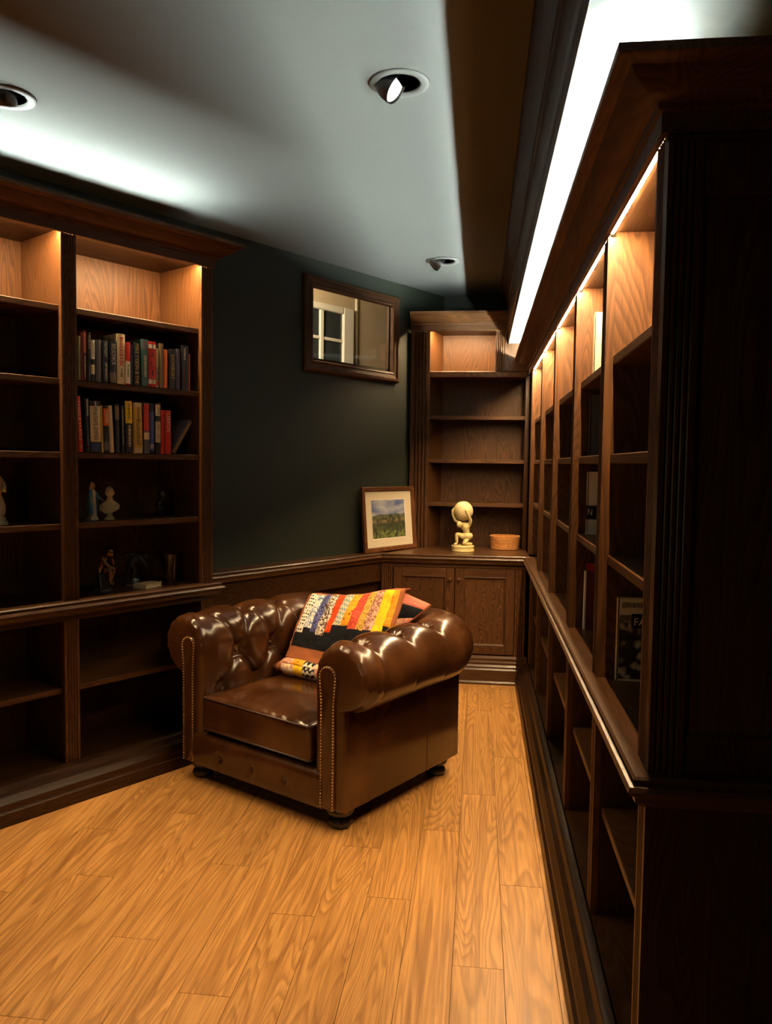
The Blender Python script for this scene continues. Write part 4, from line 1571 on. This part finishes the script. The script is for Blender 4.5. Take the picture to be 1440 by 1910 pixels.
# ------------------------------------------------------------------ figurines on the left bookcase
def loft(mb, rows, n=28, folds=0, amp=0.0, a0=0.0, a1=2 * PI, tw=0.0):
    """rows: (z, rx, ry, cx, cy)"""
    full = abs(a1 - a0 - 2 * PI) < 1e-6
    P = []
    m = n if full else n + 1
    for i, (z, rx, ry, cx, cy) in enumerate(rows):
        for k in range(m):
            a = a0 + (a1 - a0) * k / n
            f = 1 + amp * math.cos(folds * a + tw * z)
            P.append((cx + rx * f * math.cos(a), cy + ry * f * math.sin(a), z))
    mb.grid(P, len(rows), m, wrap=full)
    return mb


def figure_root(name, u, v, z, turn, label, cat='figurine'):
    o = empty(name, L(u, v, z), RZL + turn)
    return tag(o, label, cat)


SKINC = flat('painted skin', (.55, .36, .22), .5)
BLUE = flat('painted blue mantle', (.09, .30, .52), .45, var=.1)
ROBE = flat('painted cream robe', (.78, .66, .42), .5, var=.08)
md = figure_root('figurine', 1.912, -3.30, 1.180, .35, 'painted figurine in blue mantle and cream robe, left on the fourth shelf')
loft(MB(), [(0, .030, .024, 0, 0), (.006, .031, .025, 0, 0), (.013, .026, .020, 0, 0), (.018, .020, .016, 0, 0)], folds=5, amp=.06).build('base', WHITE, md, smooth=True)
loft(MB(), [(.014, .021, .018, 0, 0), (.04, .020, .016, 0, 0), (.075, .018, .014, 0, 0), (.105, .017, .013, 0, 0), (.122, .019, .012, 0, 0), (.134, .013, .010, 0, 0), (.140, .006, .006, 0, 0)], folds=9, amp=.06, tw=20).build('robe', ROBE, md, smooth=True)
loft(MB(), [(.030, .025, .021, 0, .001), (.06, .026, .020, 0, .001), (.09, .027, .018, 0, .001), (.115, .024, .016, 0, .001), (.130, .019, .013, 0, .001), (.140, .010, .009, 0, .001)], folds=7, amp=.05, a0=-PI * .33, a1=PI * 1.33).build('mantle', BLUE, md, smooth=True)
head_mesh(.50, (0, -.002, .154), SKINC, md, tilt=(R(12), 0, 0))
loft(MB(), [(.130, .016, .012, 0, .002), (.142, .0125, .0115, 0, .002), (.154, .0122, .0125, 0, .001), (.165, .0105, .011, 0, .001), (.1725, .003, .003, 0, .001)], a0=-PI * .28, a1=PI * 1.28, folds=6, amp=.03).build('veil', ROBE, md, smooth=True)
for sg in (-1, 1):
    MB().tube([(sg * .018, -.002, .124), (sg * .026, -.008, .105), (sg * .034, -.020, .094)], [.007, .007, .0055], 8).build('sleeve', BLUE, md, smooth=True)
    skin('hand', dict(a=(sg * .034, -.020, .094, .0035), b=(sg * .038, -.025, .090, .0032), c=(sg * .041, -.029, .085, .002), d=(sg * .037, -.030, .087, .0014)), [('a', 'b'), ('b', 'c'), ('b', 'd')], SKINC, md, sub=1)


def bust(u, v, z, turn, label, mat, k=1.0, beard=False, socle=True):
    o = figure_root('bust', u, v, z, turn, label, 'bust')
    sk = dict(bot=(0, .004, .034, .014), chest=(0, .002, .058, .030, .022), shL=(-.032, .004, .060, .017), shR=(.032, .004, .060, .017), shL2=(-.043, .006, .052, .010), shR2=(.043, .006, .052, .010),
              neck=(0, .003, .088, .0125), top=(0, .004, .112, .0125))
    ed = [('bot', 'chest'), ('chest', 'shL'), ('chest', 'shR'), ('shL', 'shL2'), ('shR', 'shR2'), ('chest', 'neck'), ('neck', 'top')]
    sk = {q: tuple(x * k for x in w) for q, w in sk.items()}
    skin('torso', sk, ed, mat, o, sub=2, root='chest')
    head_mesh(k * .98, (0, -.002 * k, .121 * k), mat, o, hair=1.0)
    if beard:
        loft(MB(), [(.086 * k, .004 * k, .004 * k, 0, -.016 * k), (.092 * k, .010 * k, .009 * k, 0, -.013 * k), (.100 * k, .014 * k, .013 * k, 0, -.009 * k), (.108 * k, .015 * k, .014 * k, 0, -.007 * k)], folds=7, amp=.08).build('beard', mat, o, smooth=True)
    for q in range(4):
        w = .036 - .004 * q
        MB().tube([(-.040 * k, (-.006 - .002 * q) * k, (.066 - .006 * q) * k), (-.015 * k, -.026 * k, (.052 - .007 * q) * k), (.012 * k, -.027 * k, (.050 - .005 * q) * k), (.040 * k, -.008 * k, (.064 - .004 * q) * k)], .0045 * k, 6).build('fold', mat, o, smooth=True)
    if socle:
        MB().lathe([(.024 * k, 0), (.024 * k, .006 * k), (.020 * k, .008 * k), (.017 * k, .013 * k), (.012 * k, .019 * k), (.011 * k, .026 * k), (.014 * k, .030 * k), (.017 * k, .036 * k)], n=24).build('socle', mat, o, smooth=True, angle=35)
    else:
        MB().box(-.030 * k, .030 * k, -.022 * k, .026 * k, 0, .030 * k).build('plinth', mat, o, bevel=.003)
    return o


MARB = flat('aged cream marble', (.70, .60, .37), .5, var=.12)
BRZ = flat('dark bronze', (.030, .024, .020), .32, metal=.35, var=.2)
BRZ2 = flat('warm bronze', (.16, .085, .035), .28, metal=.75, var=.25)
bust(1.990, -3.285, 1.180, -.75, 'cream marble bust of a short haired man on a round socle, beside the blue figurine', MARB, 1.0)
bust(2.295, -3.33, 1.180, .3, 'nearly black bronze bust alone at the right of the fourth shelf', BRZ, .88, beard=True, socle=False)

iv = figure_root('figurine', 1.478, -3.30, 1.180, .5, 'cream figurine cut off by the left edge of the picture')
loft(MB(), [(0, .056, .048, 0, 0), (.010, .057, .049, 0, 0), (.016, .050, .042, 0, 0), (.030, .046, .040, 0, 0), (.034, .043, .038, 0, 0)], folds=8, amp=.02).build('base', MARB, iv, smooth=True, angle=40)
loft(MB(), [(.034, .040, .036, 0, 0), (.055, .047, .042, 0, 0), (.080, .046, .041, 0, 0), (.105, .038, .034, 0, 0), (.122, .030, .027, 0, 0), (.150, .034, .029, 0, 0), (.185, .035, .028, 0, 0), (.200, .029, .023, 0, 0), (.208, .012, .012, 0, 0)], folds=11, amp=.035, tw=12).build('robe', MARB, iv, smooth=True)
head_mesh(.80, (0, -.003, .228), MARB, iv, hair=1.0)
for sg in (-1, 1):
    MB().tube([(sg * .033, -.004, .188), (sg * .040, -.016, .155), (sg * .018, -.034, .140), (sg * .004, -.036, .146)], [.011, .011, .009, .006], 8).build('arm', MARB, iv, smooth=True)

# seated bronze thinker
th = figure_root('figurine', 1.940, -3.262, .853, .55, 'bronze seated figure with chin on hand, left on the lit countertop shelf')
loft(MB(), [(0, .048, .040, 0, 0), (.008, .049, .041, 0, 0), (.012, .044, .036, 0, 0), (.022, .043, .035, 0, 0), (.026, .034, .030, 0, .002), (.060, .030, .027, 0, .006), (.085, .027, .024, 0, .010)], folds=5, amp=.05, tw=30).add([], []).build('rock', BRZ, th, smooth=True, angle=45)
skin('figure', dict(
    hip=(0, .010, .098, .020), belly=(0, .004, .120, .017), chest=(0, -.008, .145, .021), neck=(.001, -.018, .163, .009), head=(.002, -.025, .174, .0085),
    shL=(-.024, -.008, .153, .011), elL=(-.020, -.040, .118, .0085), haL=(.004, -.052, .112, .006),
    shR=(.024, -.010, .153, .011), elR=(.016, -.044, .126, .0085), haR=(.004, -.040, .160, .006),
    hjL=(-.013, .002, .096, .017), knL=(-.018, -.044, .108, .0125), anL=(-.016, -.040, .048, .0075), toL=(-.016, -.056, .038, .006),
    hjR=(.013, .002, .096, .017), knR=(.018, -.044, .112, .0125), anR=(.016, -.030, .052, .0075), toR=(.017, -.046, .040, .006)),
    [('hip', 'belly'), ('belly', 'chest'), ('chest', 'neck'), ('neck', 'head'), ('chest', 'shL'), ('shL', 'elL'), ('elL', 'haL'), ('chest', 'shR'), ('shR', 'elR'), ('elR', 'haR'),
     ('hip', 'hjL'), ('hjL', 'knL'), ('knL', 'anL'), ('anL', 'toL'), ('hip', 'hjR'), ('hjR', 'knR'), ('knR', 'anR'), ('anR', 'toR')], BRZ2, th, root='hip')

head_mesh(.68, (.002, -.029, .177), BRZ2, th, tilt=(R(28), 0, 0), hair=1.0)

# dark figure bent forward
df = figure_root('figurine', 2.150, -3.35, .853, -.2, 'dark bronze figure bending forward over a rough base, behind the small pale book')
loft(MB(), [(0, .050, .040, 0, 0), (.010, .050, .040, 0, 0), (.018, .040, .032, 0, 0), (.036, .030, .024, 0, 0)], folds=7, amp=.07, tw=40).build('base', BRZ, df, smooth=True)
skin('figure', dict(hip=(-.012, 0, .112, .017), chest=(.022, -.004, .140, .019), neck=(.040, -.006, .140, .010), head=(.052, -.008, .136, .009),
                    shL=(.022, -.024, .138, .010), elL=(.044, -.034, .108, .008), haL=(.060, -.030, .088, .006), shR=(.018, .018, .142, .010), elR=(-.016, .030, .152, .008), haR=(-.042, .034, .140, .006),
                    hjL=(-.012, -.012, .106, .014), knL=(.004, -.016, .072, .0105), anL=(-.010, -.016, .040, .0075), toL=(.008, -.018, .036, .006), hjR=(-.014, .012, .106, .014), knR=(-.018, .014, .070, .0105), anR=(-.030, .016, .040, .0075), toR=(-.014, .018, .036, .006)),
     [('hip', 'chest'), ('chest', 'neck'), ('neck', 'head'), ('chest', 'shL'), ('shL', 'elL'), ('elL', 'haL'), ('chest', 'shR'), ('shR', 'elR'), ('elR', 'haR'), ('hip', 'hjL'), ('hjL', 'knL'), ('knL', 'anL'), ('anL', 'toL'), ('hip', 'hjR'), ('hjR', 'knR'), ('knR', 'anR'), ('anR', 'toR')], BRZ, df, root='hip')

head_mesh(.66, (.058, -.008, .134), BRZ, df, tilt=(R(35), 0, R(90)), hair=1.0)

pb = MB()
pb.box(-.060, .060, -.036, .036, 0, .002)
pb.box(-.060, .060, -.036, .036, .018, .020)
pb.box(-.062, -.059, -.036, .036, 0, .020)
po = pb.build('book', cover(COLS['cream']), None)
po.location = L(2.172, -3.262, .8525)
po.rotation_euler = (0, 0, RZL + .35)
tag(po, 'small pale book lying flat in front of the dark bending figure', 'book')
MB().box(-.058, .057, -.034, .034, .0022, .0178).build('pages', PAGE, po)

vs = MB().lathe([(0, 0), (.030, 0), (.031, .004), (.034, .07), (.0375, .146), (.0385, .148), (.0365, .148), (.031, .07), (.027, .014), (0, .012)], n=32)
VG = NT('clear vase glass')
VG.b.inputs['Transmission Weight'].default_value = 1.0
VG.b.inputs['Roughness'].default_value = .04
VG.b.inputs['IOR'].default_value = 1.45
VG.b.inputs['Base Color'].default_value = (.85, .82, .80, 1)
vo = vs.build('vase', VG.mat, None, smooth=True, angle=50)
vo.location = L(2.302, -3.27, .8525)
tag(vo, 'clear glass vase at the right end of the left countertop', 'vase')

# ------------------------------------------------------------------ books on the right bookcase (covers face the viewer)
PHO = NT('sepia crowd photograph')
tc = PHO.n('ShaderNodeTexCoord')
v1 = PHO.n('ShaderNodeTexVoronoi')
v1.inputs['Scale'].default_value = 38
PHO.l(tc.outputs['Object'], v1.inputs['Vector'])
n1 = PHO.n('ShaderNodeTexNoise')
n1.inputs['Scale'].default_value = 30
n1.inputs['Detail'].default_value = 5
n1.inputs['Distortion'].default_value = 1.2
PHO.l(tc.outputs['Object'], n1.inputs['Vector'])
PHO.l(PHO.ramp(PHO.math('ADD', PHO.math('MULTIPLY', v1.outputs['Distance'], .55), PHO.math('MULTIPLY', n1.outputs['Fac'], .7)), [(.42, (.56, .47, .34)), (.52, (.30, .24, .17)), (.60, (.05, .04, .032)), (.75, (.02, .017, .014))]), PHO.b.inputs['Base Color'])
PHO.b.inputs['Roughness'].default_value = .4


def faced_book(x, y, z, w, h, t, c, label, parts=()):
    """stands with its front cover towards the viewer (-y); x is its left edge (the spine)"""
    o = MB().box(0, w, 0, .002, 0, h).box(0, w, t - .002, t, 0, h).box(-.001, .003, 0, t, 0, h).build('book', cover(COLS[c]), None)
    o.location = (x, y, z)
    tag(o, label, 'book')
    MB().box(.003, w - .003, .002, t - .002, .003, h - .003).build('pages', PAGE, o)
    return o


bk = faced_book(.392, 2.262, .8525, .17, .232, .024, 'cream', 'large book with an old crowd photograph on its cover, low in the nearest right bay')
MB().box(.004, .166, -.0012, 0, .006, .176).build('cover_photo', PHO.mat, bk)
MB().box(.004, .050, -.0016, -.0004, .170, .186).build('cover_band', cover(COLS['brn']), bk)
MB().box(.036, .166, -.0024, -.0006, .150, .190).build('cover_band', cover(COLS['k']), bk)
lettering('lettering', 'FAM', .052, .020, cover(COLS['w']), bk, (.070, -.0026, .168), (R(90), 0, 0))
scribble('lettering', 17, .150, .018, cover(COLS['brn']), bk, (.085, -.0014, .214), (R(90), 0, 0), seed=3)
faced_book(.393, 2.965, .8525, .15, .214, .020, 'mar', 'dark maroon book with a pale spine, low in the second right bay')
MB().box(-.0025, .0035, -.001, .0205, 0, .214).build('spine', cover(COLS['white']), bpy.data.objects['book.%03d' % (sum(1 for o in bpy.data.objects if o.name.split('.')[0] == 'book') - 1)])
faced_book(.402, 2.988, .8525, .15, .240, .009, 'r', 'taller red book standing behind the dark maroon book')
b3 = faced_book(.392, 2.962, 1.2025, .14, .228, .022, 'white', 'white book with a black middle band, second right bay, mid shelf')
MB().box(-.0016, .1405, -.0014, .0226, .055, .105).build('cover_band', cover(COLS['k']), b3)
lettering('lettering', 'N', .016, .024, cover(COLS['white']), b3, (.010, -.0018, .082), (R(90), 0, 0))
faced_book(.395, 2.966, 1.4855, .14, .222, .020, 'grey', 'grey book standing above the white book, second right bay')
faced_book(.402, 2.966, 1.7575, .15, .245, .020, 'pale', 'pale book on the lit top shelf of the second right bay')

# ------------------------------------------------------------------ added fill lamp, unseen behind the viewer, brightens the left shelves
lm = empty('fill_lamp', (-1.25, .05, 0))
tag(lm, 'added fill lamp with a shade, standing unseen behind the viewer', 'lamp')
MB().lathe([(0, 0), (.14, 0), (.145, .012), (.13, .024), (.02, .034), (0, .036)], n=32).build('base', BRZ, lm, smooth=True, angle=35)
MB().lathe([(.011, .03), (.011, 1.55), (0, 1.55)], n=12).build('pole', BRZ, lm, smooth=True, angle=35)
SHD = flat('linen shade', (.70, .58, .40), .9)
MB().lathe([(.20, 1.42), (.14, 1.72), (.137, 1.72), (.197, 1.42), (.20, 1.42)], n=40).build('shade', SHD, lm, smooth=True, angle=35)
pl_ = bpy.data.lights.new('fill_bulb', 'POINT')
pl_.energy = P_FILL
pl_.color = (1.0, .74, .44)
pl_.shadow_soft_size = .05
po_ = bpy.data.objects.new('fill_bulb', pl_)
COL.objects.link(po_)
po_.parent = lm
po_.location = (0, 0, 1.36)
